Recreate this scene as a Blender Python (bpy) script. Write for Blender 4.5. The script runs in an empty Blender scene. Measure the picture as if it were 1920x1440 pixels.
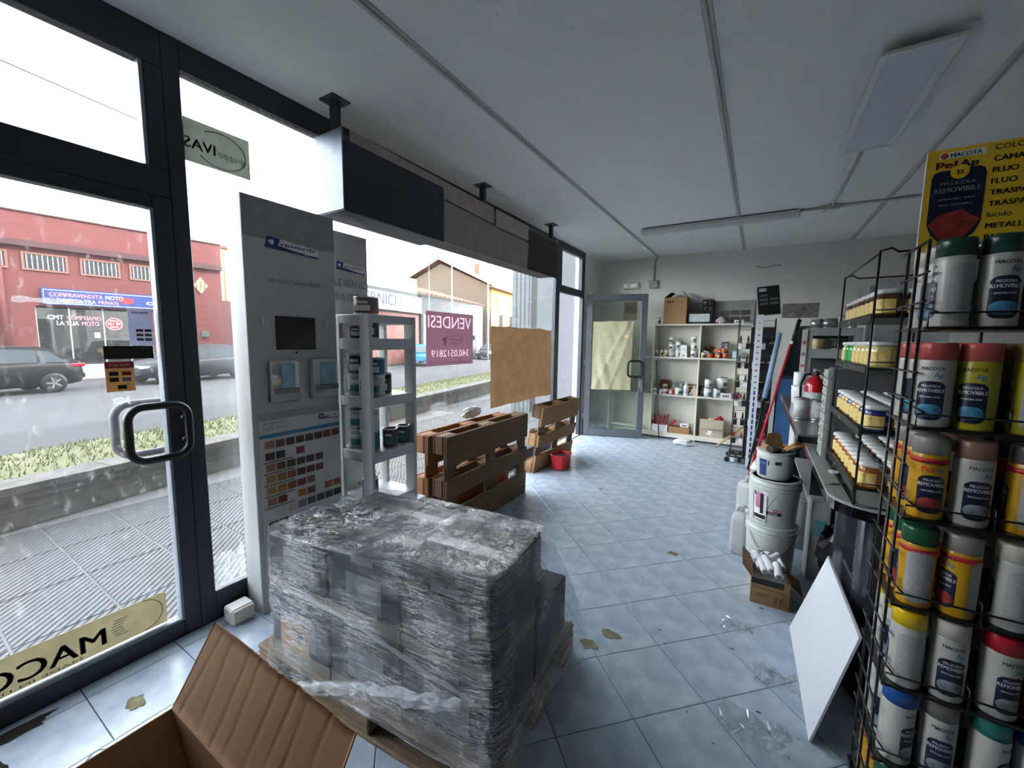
import bpy, math, random
from mathutils import Vector, Matrix, noise
random.seed(7)
sc = bpy.context.scene
COL = sc.collection
PI = math.pi
# ------------------------------------------------------------------ camera
cam = bpy.data.cameras.new('camera'); camo = bpy.data.objects.new('camera', cam); COL.objects.link(camo)
cam.sensor_width = 36; cam.lens = 36*758.3/1920; cam.clip_start = .02; cam.clip_end = 400
RIGHT = Vector((0.85472933, 0.51890258, 0.01333766)); DOWN = Vector((0.06714206, -0.08504325, -0.99411246)); FWD = Vector((-0.51471324, 0.85059259, -0.10752915))
camo.matrix_world = Matrix(((RIGHT.x, -DOWN.x, -FWD.x, 0), (RIGHT.y, -DOWN.y, -FWD.y, 0), (RIGHT.z, -DOWN.z, -FWD.z, 1.5), (0, 0, 0, 1)))
sc.camera = camo
# ------------------------------------------------------------------ sky, sun, exposure
w = bpy.data.worlds.new('sky'); sc.world = w; w.use_nodes = True
nt = w.node_tree; nt.nodes.clear()
sky = nt.nodes.new('ShaderNodeTexSky'); sky.sky_type = 'NISHITA'; sky.sun_disc = False
SUN_EL, SUN_AZ = math.radians(24), math.radians(58)      # azimuth from +Y towards +X
sky.sun_elevation = SUN_EL; sky.sun_rotation = SUN_AZ; sky.air_density = 1.0; sky.dust_density = 3.5; sky.ozone_density = 1.6; sky.altitude = 0
hs = nt.nodes.new('ShaderNodeHueSaturation'); hs.inputs['Saturation'].default_value = .15; nt.links.new(sky.outputs[0], hs.inputs['Color'])
bg = nt.nodes.new('ShaderNodeBackground'); bg.inputs[1].default_value = .40
wo = nt.nodes.new('ShaderNodeOutputWorld')
nt.links.new(hs.outputs[0], bg.inputs[0]); nt.links.new(bg.outputs[0], wo.inputs[0])
sun = bpy.data.lights.new('sun', 'SUN'); sun.energy = 1.1; sun.angle = math.radians(.6); sun.color = (1, .86, .66)
suno = bpy.data.objects.new('sun', sun); COL.objects.link(suno)
sdir = Vector((math.sin(SUN_AZ)*math.cos(SUN_EL), math.cos(SUN_AZ)*math.cos(SUN_EL), math.sin(SUN_EL)))
suno.rotation_euler = (-sdir).to_track_quat('-Z', 'Y').to_euler(); suno.location = sdir*60
sc.view_settings.view_transform = 'Standard'; sc.view_settings.look = 'None'; sc.view_settings.gamma = 1; sc.view_settings.use_curve_mapping = False
sc.view_settings.exposure = 3.4
sc.cycles.use_denoising = True; sc.cycles.max_bounces = 8; sc.cycles.diffuse_bounces = 4; sc.cycles.glossy_bounces = 3; sc.cycles.transparent_max_bounces = 16; sc.cycles.use_adaptive_sampling = True; sc.cycles.adaptive_threshold = .05; sc.cycles.adaptive_min_samples = 20; sc.cycles.sample_clamp_indirect = 6; sc.cycles.caustics_reflective = False; sc.cycles.caustics_refractive = False
# ------------------------------------------------------------------ materials
MATS = {}
def lin(c): return tuple(((v/255)/12.92 if v/255 <= .04045 else ((v/255+.055)/1.055)**2.4) for v in c)
def M(name, rgb=(200, 200, 200), rough=.6, metal=0, var=.12, scale=18, bump=0, stretch=(1, 1, 1), emit=0, spec=.5, alpha=1, c2=None, detail=4, coat=0):
    if name in MATS: return MATS[name]
    m = bpy.data.materials.new(name); m.use_nodes = True; n = m.node_tree.nodes; L = m.node_tree.links
    b = n['Principled BSDF']; base = lin(rgb)
    b.inputs['Roughness'].default_value = rough; b.inputs['Metallic'].default_value = metal; b.inputs['Specular IOR Level'].default_value = spec
    b.inputs['Coat Weight'].default_value = coat
    tc = n.new('ShaderNodeTexCoord'); mp = n.new('ShaderNodeMapping'); mp.inputs['Scale'].default_value = stretch; L.new(tc.outputs['Object'], mp.inputs[0])
    nz = n.new('ShaderNodeTexNoise'); nz.inputs['Scale'].default_value = scale; nz.inputs['Detail'].default_value = detail; L.new(mp.outputs[0], nz.inputs['Vector'])
    mix = n.new('ShaderNodeMix'); mix.data_type = 'RGBA'
    lo = tuple(max(0, v*(1-var)) for v in base) if c2 is None else lin(c2); hi = tuple(min(1, v*(1+var)) for v in base) if c2 is None else base
    rp = n.new('ShaderNodeMapRange'); rp.inputs[1].default_value = .32; rp.inputs[2].default_value = .68; L.new(nz.outputs[0], rp.inputs[0])
    mix.inputs[6].default_value = (*lo, 1); mix.inputs[7].default_value = (*hi, 1); L.new(rp.outputs[0], mix.inputs[0]); L.new(mix.outputs[2], b.inputs['Base Color'])
    if bump:
        bp = n.new('ShaderNodeBump'); bp.inputs['Strength'].default_value = bump; bp.inputs['Distance'].default_value = .004; L.new(nz.outputs[0], bp.inputs['Height']); L.new(bp.outputs[0], b.inputs['Normal'])
    if emit: L.new(mix.outputs[2], b.inputs['Emission Color']); b.inputs['Emission Strength'].default_value = emit
    if alpha < 1: b.inputs['Alpha'].default_value = alpha
    MATS[name] = m; return m
def glass_mat(name, dirt=.25, tint=(1, 1, 1), refl=.06, scale=9, streak=(1, 1, 1), lo=.52, hi=.8, rough=.02, base=.02, dirtcol=(.8, .82, .82)):
    m = bpy.data.materials.new(name); m.use_nodes = True; n = m.node_tree.nodes; L = m.node_tree.links; n.clear()
    out = n.new('ShaderNodeOutputMaterial'); tr = n.new('ShaderNodeBsdfTransparent'); tr.inputs[0].default_value = (*tint, 1)
    gl = n.new('ShaderNodeBsdfGlossy'); gl.inputs['Roughness'].default_value = rough; gl.inputs['Color'].default_value = (1, 1, 1, 1)
    m1 = n.new('ShaderNodeMixShader'); fr0 = n.new('ShaderNodeLayerWeight'); fr0.inputs[0].default_value = .5; fr = n.new('ShaderNodeMath'); fr.operation = 'POWER'; fr.inputs[1].default_value = 5; L.new(fr0.outputs['Facing'], fr.inputs[0])
    sc_ = n.new('ShaderNodeMath'); sc_.operation = 'MULTIPLY_ADD'; sc_.inputs[1].default_value = .6; sc_.inputs[2].default_value = refl; L.new(fr.outputs[0], sc_.inputs[0])
    L.new(sc_.outputs[0], m1.inputs[0]); L.new(tr.outputs[0], m1.inputs[1]); L.new(gl.outputs[0], m1.inputs[2])
    tc = n.new('ShaderNodeTexCoord'); mp = n.new('ShaderNodeMapping'); mp.inputs['Scale'].default_value = streak; L.new(tc.outputs['Object'], mp.inputs[0])
    nz = n.new('ShaderNodeTexNoise'); nz.inputs['Scale'].default_value = scale; nz.inputs['Detail'].default_value = 9; nz.inputs['Roughness'].default_value = .75; L.new(mp.outputs[0], nz.inputs['Vector'])
    rp = n.new('ShaderNodeMapRange'); rp.inputs[1].default_value = lo; rp.inputs[2].default_value = hi; rp.inputs[3].default_value = base; rp.inputs[4].default_value = dirt; L.new(nz.outputs[0], rp.inputs[0])
    df = n.new('ShaderNodeBsdfTranslucent'); df.inputs[0].default_value = (*dirtcol, 1); dd = n.new('ShaderNodeBsdfDiffuse'); dd.inputs[0].default_value = (*dirtcol, 1)
    m3 = n.new('ShaderNodeMixShader'); m3.inputs[0].default_value = .5; L.new(df.outputs[0], m3.inputs[1]); L.new(dd.outputs[0], m3.inputs[2])
    m2 = n.new('ShaderNodeMixShader'); L.new(rp.outputs[0], m2.inputs[0]); L.new(m1.outputs[0], m2.inputs[1]); L.new(m3.outputs[0], m2.inputs[2]); L.new(m2.outputs[0], out.inputs[0])
    MATS[name] = m; return m
# ------------------------------------------------------------------ mesh building
class MB:
    def __init__(s): s.v = []; s.f = []; s.sm = []
    def add(s, vs, fs, smooth=False, mat=None):
        b = len(s.v)
        for p in vs: s.v.append(tuple(mat @ Vector(p)) if mat is not None else tuple(p))
        for f in fs: s.f.append(tuple(b+i for i in f)); s.sm.append(smooth)
        return s
    def box(s, a, b, mat=None):
        x0, y0, z0 = a; x1, y1, z1 = b
        return s.add([(x0,y0,z0),(x1,y0,z0),(x1,y1,z0),(x0,y1,z0),(x0,y0,z1),(x1,y0,z1),(x1,y1,z1),(x0,y1,z1)],
                     [(0,3,2,1),(4,5,6,7),(0,1,5,4),(1,2,6,5),(2,3,7,6),(3,0,4,7)], mat=mat)
    def bbox(s, a, b, r=.004, mat=None):            # box with chamfered edges
        x0, y0, z0 = a; x1, y1, z1 = b; r = min(r, (x1-x0)/2.01, (y1-y0)/2.01, (z1-z0)/2.01)
        vs = []; idx = {}
        for i, x in enumerate((x0, x1)):
            for j, y in enumerate((y0, y1)):
                for k, z in enumerate((z0, z1)):
                    sx, sy, sz = (r, -r)[i], (r, -r)[j], (r, -r)[k]
                    for ax, p in enumerate(((x, y+sy, z+sz), (x+sx, y, z+sz), (x+sx, y+sy, z))): idx[i, j, k, ax] = len(vs); vs.append(p)
        fs = [tuple(idx[i, j, k, ax] for ax in range(3)) for i in (0, 1) for j in (0, 1) for k in (0, 1)]
        for i in (0, 1):
            fs += [tuple(idx[i, j, k, 0] for j, k in ((0,0),(1,0),(1,1),(0,1))), tuple(idx[j, i, k, 1] for j, k in ((0,0),(1,0),(1,1),(0,1))), tuple(idx[j, k, i, 2] for j, k in ((0,0),(1,0),(1,1),(0,1)))]
            for j in (0, 1):
                fs += [(idx[i,j,0,0], idx[i,j,0,1], idx[i,j,1,1], idx[i,j,1,0]), (idx[i,0,j,0], idx[i,0,j,2], idx[i,1,j,2], idx[i,1,j,0]), (idx[0,i,j,1], idx[0,i,j,2], idx[1,i,j,2], idx[1,i,j,1])]
        return s.add(vs, fs, mat=mat)
    def tube(s, pts, r, n=8, closed=False, caps=True):
        pts = [Vector(p) for p in pts]; m = len(pts); vs = []; up = None
        for i, p in enumerate(pts):
            t = (pts[(i+1) % m]-pts[i-1]) if closed else (pts[min(i+1, m-1)]-pts[max(i-1, 0)])
            t.normalize()
            if up is None: up = Vector((0, 0, 1)) if abs(t.z) < .9 else Vector((1, 0, 0))
            a = t.cross(up); a.normalize(); c = a.cross(t); up = c
            rr = r[i] if isinstance(r, (list, tuple)) else r
            for k in range(n): vs.append(p + (a*math.cos(2*PI*k/n) + c*math.sin(2*PI*k/n))*rr)
        fs = []
        for i in range(m if closed else m-1):
            for k in range(n): j = (i+1) % m; fs.append((i*n+k, i*n+(k+1) % n, j*n+(k+1) % n, j*n+k))
        s.add(vs, fs, True)
        if caps and not closed:
            b = len(s.v)-len(vs); s.f += [tuple(b+k for k in reversed(range(n))), tuple(b+(m-1)*n+k for k in range(n))]; s.sm += [False, False]
        return s
    def lathe(s, prof, n=20, c=(0, 0, 0), mat=None, smooth=True):
        vs = []; fs = []
        for r, z in prof:
            for k in range(n): vs.append((c[0]+r*math.cos(2*PI*k/n), c[1]+r*math.sin(2*PI*k/n), c[2]+z))
        for i in range(len(prof)-1):
            for k in range(n): fs.append((i*n+k, i*n+(k+1) % n, (i+1)*n+(k+1) % n, (i+1)*n+k))
        s.add(vs, fs, smooth, mat)
        b = len(s.v)-len(vs)
        if prof[0][0] > 1e-5: s.f.append(tuple(b+k for k in reversed(range(n)))); s.sm.append(False)
        if prof[-1][0] > 1e-5: s.f.append(tuple(b+(len(prof)-1)*n+k for k in range(n))); s.sm.append(False)
        return s
    def prism(s, poly, o, ex, ey, en, t, mat=None):  # 2D polygon extruded by t along en
        o, ex, ey, en = map(Vector, (o, ex, ey, en)); n = len(poly)
        vs = [o+ex*x+ey*y for x, y in poly]+[o+ex*x+ey*y+en*t for x, y in poly]
        fs = [tuple(reversed(range(n))), tuple(range(n, 2*n))]+[(i, (i+1) % n, n+(i+1) % n, n+i) for i in range(n)]
        return s.add(vs, fs, mat=mat)
    def grid(s, nu, nv, f, smooth=True, closed_u=False):
        b = len(s.v)
        for j in range(nv):
            for i in range(nu): s.v.append(tuple(f(i/(nu if closed_u else nu-1), j/(nv-1))))
        for j in range(nv-1):
            for i in range(nu if closed_u else nu-1):
                i2 = (i+1) % nu; s.f.append((b+j*nu+i, b+j*nu+i2, b+(j+1)*nu+i2, b+(j+1)*nu+i)); s.sm.append(smooth)
        return s
    def mesh(s, name, off=(0, 0, 0)):
        me = bpy.data.meshes.new(name); o = Vector(off)
        me.from_pydata([tuple(Vector(p)-o) for p in s.v], [], s.f); me.polygons.foreach_set('use_smooth', s.sm); me.materials.append(None); me.update(); return me
    def build(s, name, mat, parent=None, world=True):   # vertices in world space unless world=False (parent space)
        r = parent
        while r is not None and '_o' not in r.keys(): r = r.parent
        off = r['_o'] if (r is not None and world) else (0, 0, 0)
        return put(name, s.mesh(name, off), mat, parent)
def put(name, me, mat, parent=None, loc=(0, 0, 0), rot=(0, 0, 0)):
    o = bpy.data.objects.new(name, me); COL.objects.link(o); o.parent = parent; o.location = loc; o.rotation_euler = rot
    o.material_slots[0].link = 'OBJECT'; o.material_slots[0].material = mat; return o
ORIG = {}
def thing(name, label=None, cat=None, loc=(0, 0, 0), rz=0, group=None):
    o = bpy.data.objects.new(name, None); COL.objects.link(o); o.location = loc; o.rotation_euler = (0, 0, rz); o.empty_display_size = .05
    o['_o'] = tuple(loc)
    if label: tag(o, label, cat, group)
    return o
def tag(o, label, cat, group=None):
    o['label'] = label; o['category'] = cat
    if group: o['group'] = group
    return o
def struct(o): o['kind'] = 'structure'; return o
def stuff(o): o['kind'] = 'stuff'; return o
def copy_tree(o, parent=None):
    c = o.copy(); COL.objects.link(c); c.parent = parent
    for ch in o.children: copy_tree(ch, c)
    return c
# ------------------------------------------------------------------ lettering
TCACHE = {}
def glyphs(s, bold=False):
    k = (s, bold)
    if k in TCACHE: return TCACHE[k]
    cu = bpy.data.curves.new('t', 'FONT'); cu.body = s; cu.resolution_u = 3
    ob = bpy.data.objects.new('t', cu); COL.objects.link(ob)
    dg = bpy.context.evaluated_depsgraph_get(); me = bpy.data.meshes.new_from_object(ob.evaluated_get(dg))
    vs = [(v.co.x, v.co.y) for v in me.vertices]; fs = [tuple(p.vertices) for p in me.polygons]
    bpy.data.objects.remove(ob); bpy.data.meshes.remove(me); bpy.data.curves.remove(cu)
    x0 = min(v[0] for v in vs); x1 = max(v[0] for v in vs)
    if bold:                                   # heavier strokes: the outline laid three times, slightly apart
        n = len(vs); b = [(x+d, y) for d in (-.022, 0, .022) for x, y in vs]; fs = [tuple(i+n*q for i in f) for q in range(3) for f in fs]; vs = b; x0 -= .022; x1 += .022
    TCACHE[k] = ([(x-x0, y) for x, y in vs], fs, x1-x0); return TCACHE[k]
def lettering(parent, s, mat, o, ex, ey, h, width=None, align='l', bold=False, name='lettering', wrap=None, world=True):
    """flat print: cap height h, optional total width; o = left (or centre) of the base line; wrap=(cx,cy,r,a0): bent round a vertical cylinder"""
    vs, fs, W = glyphs(s, bold); k = h/.70; kx = (width/W if width else k)
    x0 = -W*kx/2 if align == 'c' else 0
    m = MB(); o, ex, ey = Vector(o), Vector(ex), Vector(ey)
    if wrap:
        cx, cy, r, a0 = wrap
        m.add([(cx+r*math.cos(a0+(x0+x*kx)/r), cy+r*math.sin(a0+(x0+x*kx)/r), o.z+y*k) for x, y in vs], fs)
    else: m.add([o+ex*(x0+x*kx)+ey*(y*k) for x, y in vs], fs)
    return m.build(name, mat, parent, world)
XW, ZUP, YD = Vector((1, 0, 0)), Vector((0, 0, 1)), Vector((0, 1, 0))
# ------------------------------------------------------------------ shared materials
def TM(name, rgb, trans=.55, rough=.7, var=.08, scale=16):   # paper or film that lets daylight through
    m = M(name, rgb, rough, 0, var, scale); n = m.node_tree.nodes; L = m.node_tree.links; b = n['Principled BSDF']
    t = n.new('ShaderNodeBsdfTranslucent'); L.new(b.inputs['Base Color'].links[0].from_socket, t.inputs[0]); x = n.new('ShaderNodeMixShader'); x.inputs[0].default_value = trans
    L.new(b.outputs[0], x.inputs[1]); L.new(t.outputs[0], x.inputs[2]); L.new(x.outputs[0], n['Material Output'].inputs[0]); return m
m_frame = M('anthracite aluminium', (52, 58, 68), .42, .3, .08, 40)
m_wall = M('painted plaster', (226, 225, 220), .85, 0, .03, 6, .1)
m_ceil = M('ceiling paint', (236, 237, 235), .9, 0, .02, 9, .06)
m_black = M('black plastic', (16, 16, 18), .4, 0, .1)
m_wire = M('black coated wire', (14, 14, 16), .35, 0, .1)
m_white = M('white plastic', (226, 228, 228), .45, 0, .04)
m_lam = M('white laminate', (196, 199, 200), .5, 0, .03, 8)
m_shelf = M('cream laminate', (214, 212, 200), .55, 0, .04, 8)
m_print_k = M('black ink', (20, 20, 22), .6); m_print_w = M('white ink', (235, 235, 235), .6); m_print_g = M('grey ink', (120, 124, 128), .6)
m_print_b = M('blue ink', (40, 66, 120), .5); m_print_r = M('red ink', (196, 30, 44), .5); m_print_y = M('yellow ink', (232, 190, 30), .5)
m_card = M('brown cardboard', (152, 118, 82), .85, 0, .08, 30, .1, (1, 6, 1))
m_card_d = M('worn cardboard', (126, 98, 68), .85, 0, .1, 24, .1)
m_steel = M('steel tin', (178, 180, 180), .3, .85, .05)
m_red = M('red plastic', (178, 22, 36), .4, 0, .08)
m_wood = M('pallet wood', (140, 108, 74), .85, 0, .3, 10, .25, (1, 9, 9))
m_wood_d = M('weathered pallet wood', (104, 80, 58), .88, 0, .32, 10, .25, (1, 9, 9))
m_glass = glass_mat('window glass', .12, (.97, .985, .985), .04, 26, (1, 1, 1), .56, .82, base=.012)
m_glass_c = glass_mat('clean glass', .06, (.96, .98, .97), .06, 14, base=.01)
m_glass_d = glass_mat('dirty door glass', .22, (.97, .985, .99), .04, 30, (1, 1, .5), .56, .74, base=.014)
# ================================================================== THE SHOP SHELL
XWIN, YR, ZC, XR, YN = -2.37, 6.85, 2.85, 3.2, -3.2
fl_base = struct(MB().box((XWIN-.06, YN, -.12), (XR, YR, -.004)).build('floor', M('grout', (70, 74, 80), .8)))
def tile_mat():
    m = M('floor tile', (192, 206, 220), .24, 0, .1, 9, .02, (1, 1, 1), c2=(158, 175, 194), detail=8)
    return m
m_tile = tile_mat()
TS = .33
def tile_mesh(poly, name='tile'):
    m = MB(); n = len(poly); g = .0016
    cx = sum(p[0] for p in poly)/n; cy = sum(p[1] for p in poly)/n
    def ins(p, d): v = Vector((p[0]-cx, p[1]-cy)); l = v.length; return (cx+v.x*(l-d)/l, cy+v.y*(l-d)/l) if l > d else p
    a = [ins(p, g*1.4) for p in poly]; b = [ins(p, g*1.4+.003) for p in poly]
    m.add([(x, y, -.004) for x, y in a]+[(x, y, -.001) for x, y in a]+[(x, y, 0) for x, y in b],
          [tuple(range(2*n, 3*n))]+[(i, (i+1) % n, n+(i+1) % n, n+i) for i in range(n)]+[(n+i, n+(i+1) % n, 2*n+(i+1) % n, 2*n+i) for i in range(n)])
    return m
def clip(poly, xa, sgn):
    out = []
    for i in range(len(poly)):
        p, q = poly[i], poly[(i+1) % len(poly)]; dp, dq = sgn*(p[0]-xa), sgn*(q[0]-xa)
        if dp >= 0: out.append(p)
        if dp*dq < 0: t = dp/(dp-dq); out.append((xa, p[1]+(q[1]-p[1])*t))
    return out
def clipy(poly, ya, sgn):
    return [(x, y) for y, x in clip([(y, x) for x, y in poly], ya, sgn)]
D = TS/math.sqrt(2); DX = .4667; full = tile_mesh([(-DX/2, 0), (0, -DX/2), (DX/2, 0), (0, DX/2)]).mesh('tile')
far = MB(); XB = -1.952
cx0, cy0 = -.560, 2.215+DX/2
for i in range(-8, 18):
    for j in range(-14, 24):
        x = cx0+(i-0)*DX/2; y = cy0+j*DX/2
        if (i+j) % 2: continue
        if x < XB-DX/2 or x > XR+DX/2 or y < YN-DX/2 or y > YR+DX/2: continue
        poly = [(x-DX/2, y), (x, y-DX/2), (x+DX/2, y), (x, y+DX/2)]
        whole = x-DX/2 >= XB and x+DX/2 <= XR and y-DX/2 >= YN and y+DX/2 <= YR
        if not whole:
            poly = clipy(clipy(clip(clip(poly, XB, 1), XR, -1), YN, 1), YR, -1)
            if len(poly) < 3: continue
        if x < .75 and y > .1:
            if whole: put('tile', full, m_tile, fl_base, (x, y, 0))
            else: put('tile', tile_mesh([(px-x, py-y) for px, py in poly]).mesh('tile'), m_tile, fl_base, (x, y, 0))
        else:
            t = tile_mesh(poly); far.add(t.v, t.f)
for k in range(-11, 21):
    y0 = .40+(k)*.327; y1 = min(y0+.327, YR)
    if y0 >= YR: break
    for xa, xb in ((-2.37, -2.283), (-2.283, XB)):
        t = tile_mesh([(xa, y0), (xb, y0), (xb, y1), (xa, y1)])
        if y0 > -.3: put('tile', t.mesh('tile', ((xa+xb)/2, y0, 0)), m_tile, fl_base, ((xa+xb)/2, y0, 0))
        else: far.add(t.v, t.f)
stuff(far.build('tile_remainder', m_tile, fl_base))
# broken, dark patch in the tiling at the entrance and scraps of dirt
pm = MB()
for c, rx, ry, n in (((-2.06, .13), .17, .085, 30), ((-2.30, .22), .05, .12, 20)):
    ring = []
    for k in range(n):
        a = 2*PI*k/n; r = .75+.35*noise.noise((c[0]*9+math.cos(a)*2.2, math.sin(a)*2.2, 3)) + random.uniform(-.12, .12)
        ring.append((c[0]+rx*r*math.cos(a), c[1]+ry*r*math.sin(a), .0012))
    pm.add([(c[0], c[1], .0012)]+ring, [(0, 1+k, 1+(k+1) % n) for k in range(n)])
pm.build('broken_tile_patch', M('exposed screed', (52, 44, 38), .95, 0, .5, 60, .6, c2=(24, 22, 20)), fl_base)
dm = MB()
for k in range(90):
    x, y, r = random.uniform(-2.2, .3), random.uniform(.3, 6.2), random.uniform(.003, .012); a0 = random.random()*6
    dm.add([(x+r*(1+.6*random.random())*math.cos(a0+2*PI*i/6), y+r*.5*math.sin(a0+2*PI*i/6), .0009) for i in range(6)], [tuple(range(6))])
stuff(dm.build('floor_dirt', M('dirt specks', (60, 58, 54), .95), fl_base))
for k, (x, y, s) in enumerate(((-.55, 1.93, .06), (-.62, 1.80, .05), (-.42, 2.95, .05), (-2.08, .50, .06), (-1.28, 3.9, .03))):
    m = MB(); n = 14; m.add([(x+s*(.5+.6*random.random())*math.cos(2*PI*i/n), y+s*(.5+.6*random.random())*.7*math.sin(2*PI*i/n), .001+.002*random.random()) for i in range(n)], [tuple(range(n))])
    m.build('dried_leaf', M('dry leaf', (128, 124, 96), .9, 0, .3), None)
    tag(COL.objects[-1], ['crumpled olive leaf on the tiles right of the wrapped pallet', 'torn grey-green scrap on the tiles beside the wrapped pallet', 'small curled leaf on the tiles in mid floor', 'brown torn scrap on the tiles by the entrance door', 'tiny scrap on the tiles before the leaning pallet'][k], 'scrap')
ceil = struct(MB().box((XWIN-.06, YN, ZC), (XR, YR, ZC+.12)).build('ceiling', m_ceil))
m_bead = M('cover strip paint', (190, 192, 190), .7, 0, .06, 30)
for x in (-1.455, -.269, .934, 2.14):
    m = MB()
    def rail(a, b, zz):
        m.grid(60, 4, lambda u, v: (x+[a, a+.004, b-.004, b][int(round(v*3))]+.0025*noise.noise((u*40, a*50, x)), YN+(YR-YN)*u, ZC-[0, zz, zz, 0][int(round(v*3))]-.0015*noise.noise((u*60, x, 5))), False)
    rail(-.022, .004, .014); rail(.006, .022, .009)
    m.build('cover_strip', m_bead, ceil)
struct(MB().box((XWIN-.06, YR, 0), (XR+.15, YR+.15, ZC)).build('wall_rear', m_wall))
struct(MB().box((XR, YN-.15, 0), (XR+.15, YR, ZC)).build('wall_right', m_wall))
struct(MB().box((XWIN-.06, YN-.15, 0), (XR, YN, ZC)).build('wall_near', M('grey near wall', (168, 166, 160), .85, 0, .05)))
struct(MB().box((XWIN-.16, 6.06, -.05), (XWIN, YR, ZC)).build('wall_window_side', m_wall))
up = MB().box((XWIN-.10, -14, ZC+.12), (9, 46, 24)); up.box((XWIN-.10, YR+.15, -.3), (9, 46, ZC+.12)); up.box((XWIN-.10, -14, -.3), (9, YN-.15, ZC+.12)); up.box((XR+.15, YN-.15, -.3), (9, YR+.15, ZC+.12))
struct(up.build('wall_sun_block', M('outer render', (188, 184, 176), .9)))  # unseen building mass, added to keep direct sun off the street
# storefront ---------------------------------------------------------
def bar(root, y0, y1, z0, z1, name='frame_bar', x0=XWIN-.06, x1=XWIN, mat=m_frame, r=.004):
    return MB().bbox((x0, y0, z0), (x1, y1, z1), r).build(name, mat, root)
def pane(root, y0, y1, z0, z1, mat=m_glass, x=XWIN-.032, name='pane'):
    return MB().box((x-.003, y0, z0), (x+.003, y1, z1)).build(name, mat, root)
def sroot(name, loc): o = thing(name, loc=loc); return struct(o)
# entrance door (closed, at left)
d1 = sroot('door_1', (XWIN, -.05, 0))
bar(d1, .775, .845, .0, 2.13, 'stile'); bar(d1, -.12, -.05, .0, 2.13, 'stile'); bar(d1, -.05, .775, .0, .085, 'bottom_rail'); bar(d1, -.05, .775, 2.07, 2.13, 'top_rail')
pane(d1, -.05, .775, .085, 2.07, m_glass_d)
MB().bbox((XWIN-.05, .764, .085), (XWIN+.004, .776, 2.07), .002).build('glazing_bead', M('grey gasket', (120, 128, 138), .5), d1)
MB().bbox((XWIN-.05, -.05, .085), (XWIN+.006, .764, .098), .002).build('glazing_bead', MATS['grey gasket'], d1)
def handle(root, yc, zc, w, h, x, r=.017, nrm=1, name='door_handle', mat=m_black):
    pts = []; R_ = .06
    for cy, cz, a0 in ((w/2-R_, h/2-R_, 0), (-w/2+R_, h/2-R_, 90), (-w/2+R_, -h/2+R_, 180), (w/2-R_, -h/2+R_, 270)):
        for a in range(0, 91, 18): t = math.radians(a0+a); pts.append((x, yc+cy+R_*math.cos(t), zc+cz+R_*math.sin(t)))
    m = MB().tube(pts, r, 12, True)
    for s in (1, -1): m.tube([(x, yc+w/2-.01, zc+s*(h/2-.07)), (x-nrm*.055, yc+w/2-.01, zc+s*(h/2-.07))], r*.8, 10)
    return m.build(name, mat, root)
handle(d1, .722, 1.06, .22, .245, XWIN+.055); handle(d1, .722, 1.06, .22, .245, XWIN-.115, nrm=-1, mat=M('outer handle grey', (96, 100, 106), .5))
tr1 = sroot('window_1', (XWIN, -.05, 2.13))
bar(tr1, -.12, .845, 2.13, 2.255, 'transom_rail'); bar(tr1, -.12, .845, 2.69, ZC, 'top_rail'); bar(tr1, .775, .845, 2.255, 2.69, 'stile'); pane(tr1, -.12, .775, 2.255, 2.69, m_glass_d)
MB().bbox((XWIN-.05, .762, 2.255), (XWIN+.004, .776, 2.69), .002).build('glazing_bead', MATS['grey gasket'], tr1)
win = sroot('window_2', (XWIN, .845, 0))
bar(win, .845, .915, 0, ZC, 'post'); bar(win, .915, 5.03, 0, .155, 'bottom_rail'); bar(win, .915, 5.03, 2.72, ZC, 'top_rail'); bar(win, 5.03, 5.15, 0, ZC, 'post', r=.008)
pane(win, .915, 2.60, .155, 2.72); pane(win, 2.604, 5.03, .155, 2.72)
MB().bbox((XWIN-.03, .915, 2.70), (XWIN+.002, 5.03, 2.722), .002).build('seal_strip', M('old silicone', (150, 150, 146), .8, 0, .3, 60), win)
dw = sroot('window_3', (XWIN, 5.15, 2.15))
bar(dw, 5.15, 6.0, 2.17, 2.27, 'transom_rail'); bar(dw, 5.15, 6.0, 2.75, ZC, 'top_rail'); bar(dw, 5.15, 5.21, 2.27, 2.75, 'stile'); bar(dw, 5.94, 6.0, 2.27, 2.75, 'stile'); pane(dw, 5.21, 5.94, 2.27, 2.75, m_glass_c)
bar(dw, 6.0, 6.06, 0, ZC, 'jamb'); MB().bbox((XWIN-.08, 5.15, -.02), (XWIN+.01, 6.0, .012), .003).build('threshold', M('grey marble', (170, 168, 164), .4, 0, .2), dw)
w4 = sroot('window_4', (XWIN, -.19, 0))
bar(w4, -.19, -.12, 0, ZC, 'post')
struct(MB().box((XWIN-.16, YN, -.05), (XWIN, -.19, ZC)).build('wall_window_near', m_wall))
# open rear door, hinged on the far jamb
A = Vector((-2.325, 6.08, 0)); Bv = Vector((-1.468, 6.36, 0)); dv = (Bv-A).normalized(); dn = Vector((dv.y, -dv.x, 0)); LW = (Bv-A).length
d2 = sroot('door_2', tuple(A)); d2.rotation_euler = (0, 0, math.atan2(dv.y, dv.x))
m_frame2 = M('grey blue door frame', (92, 97, 104), .42, .3, .06)
def lb(a, b, name, mat=m_frame2, r=.004): return MB().bbox(a, b, r).build(name, mat, d2, False)
lb((0, -.03, .01), (.09, .03, 2.22), 'stile'); lb((LW-.09, -.03, .01), (LW, .03, 2.22), 'stile'); lb((.09, -.03, .01), (LW-.09, .03, .12), 'bottom_rail'); lb((.09, -.03, 2.12), (LW-.09, .03, 2.22), 'top_rail')
lb((.09, -.004, .12), (LW-.09, .004, 2.12), 'pane', glass_mat('rear door glass', .12, (.86, .9, .86), .08, 12, base=.03), .001)
m = MB(); pts = []; w_, h_, R_ = .21, .24, .05
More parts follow.
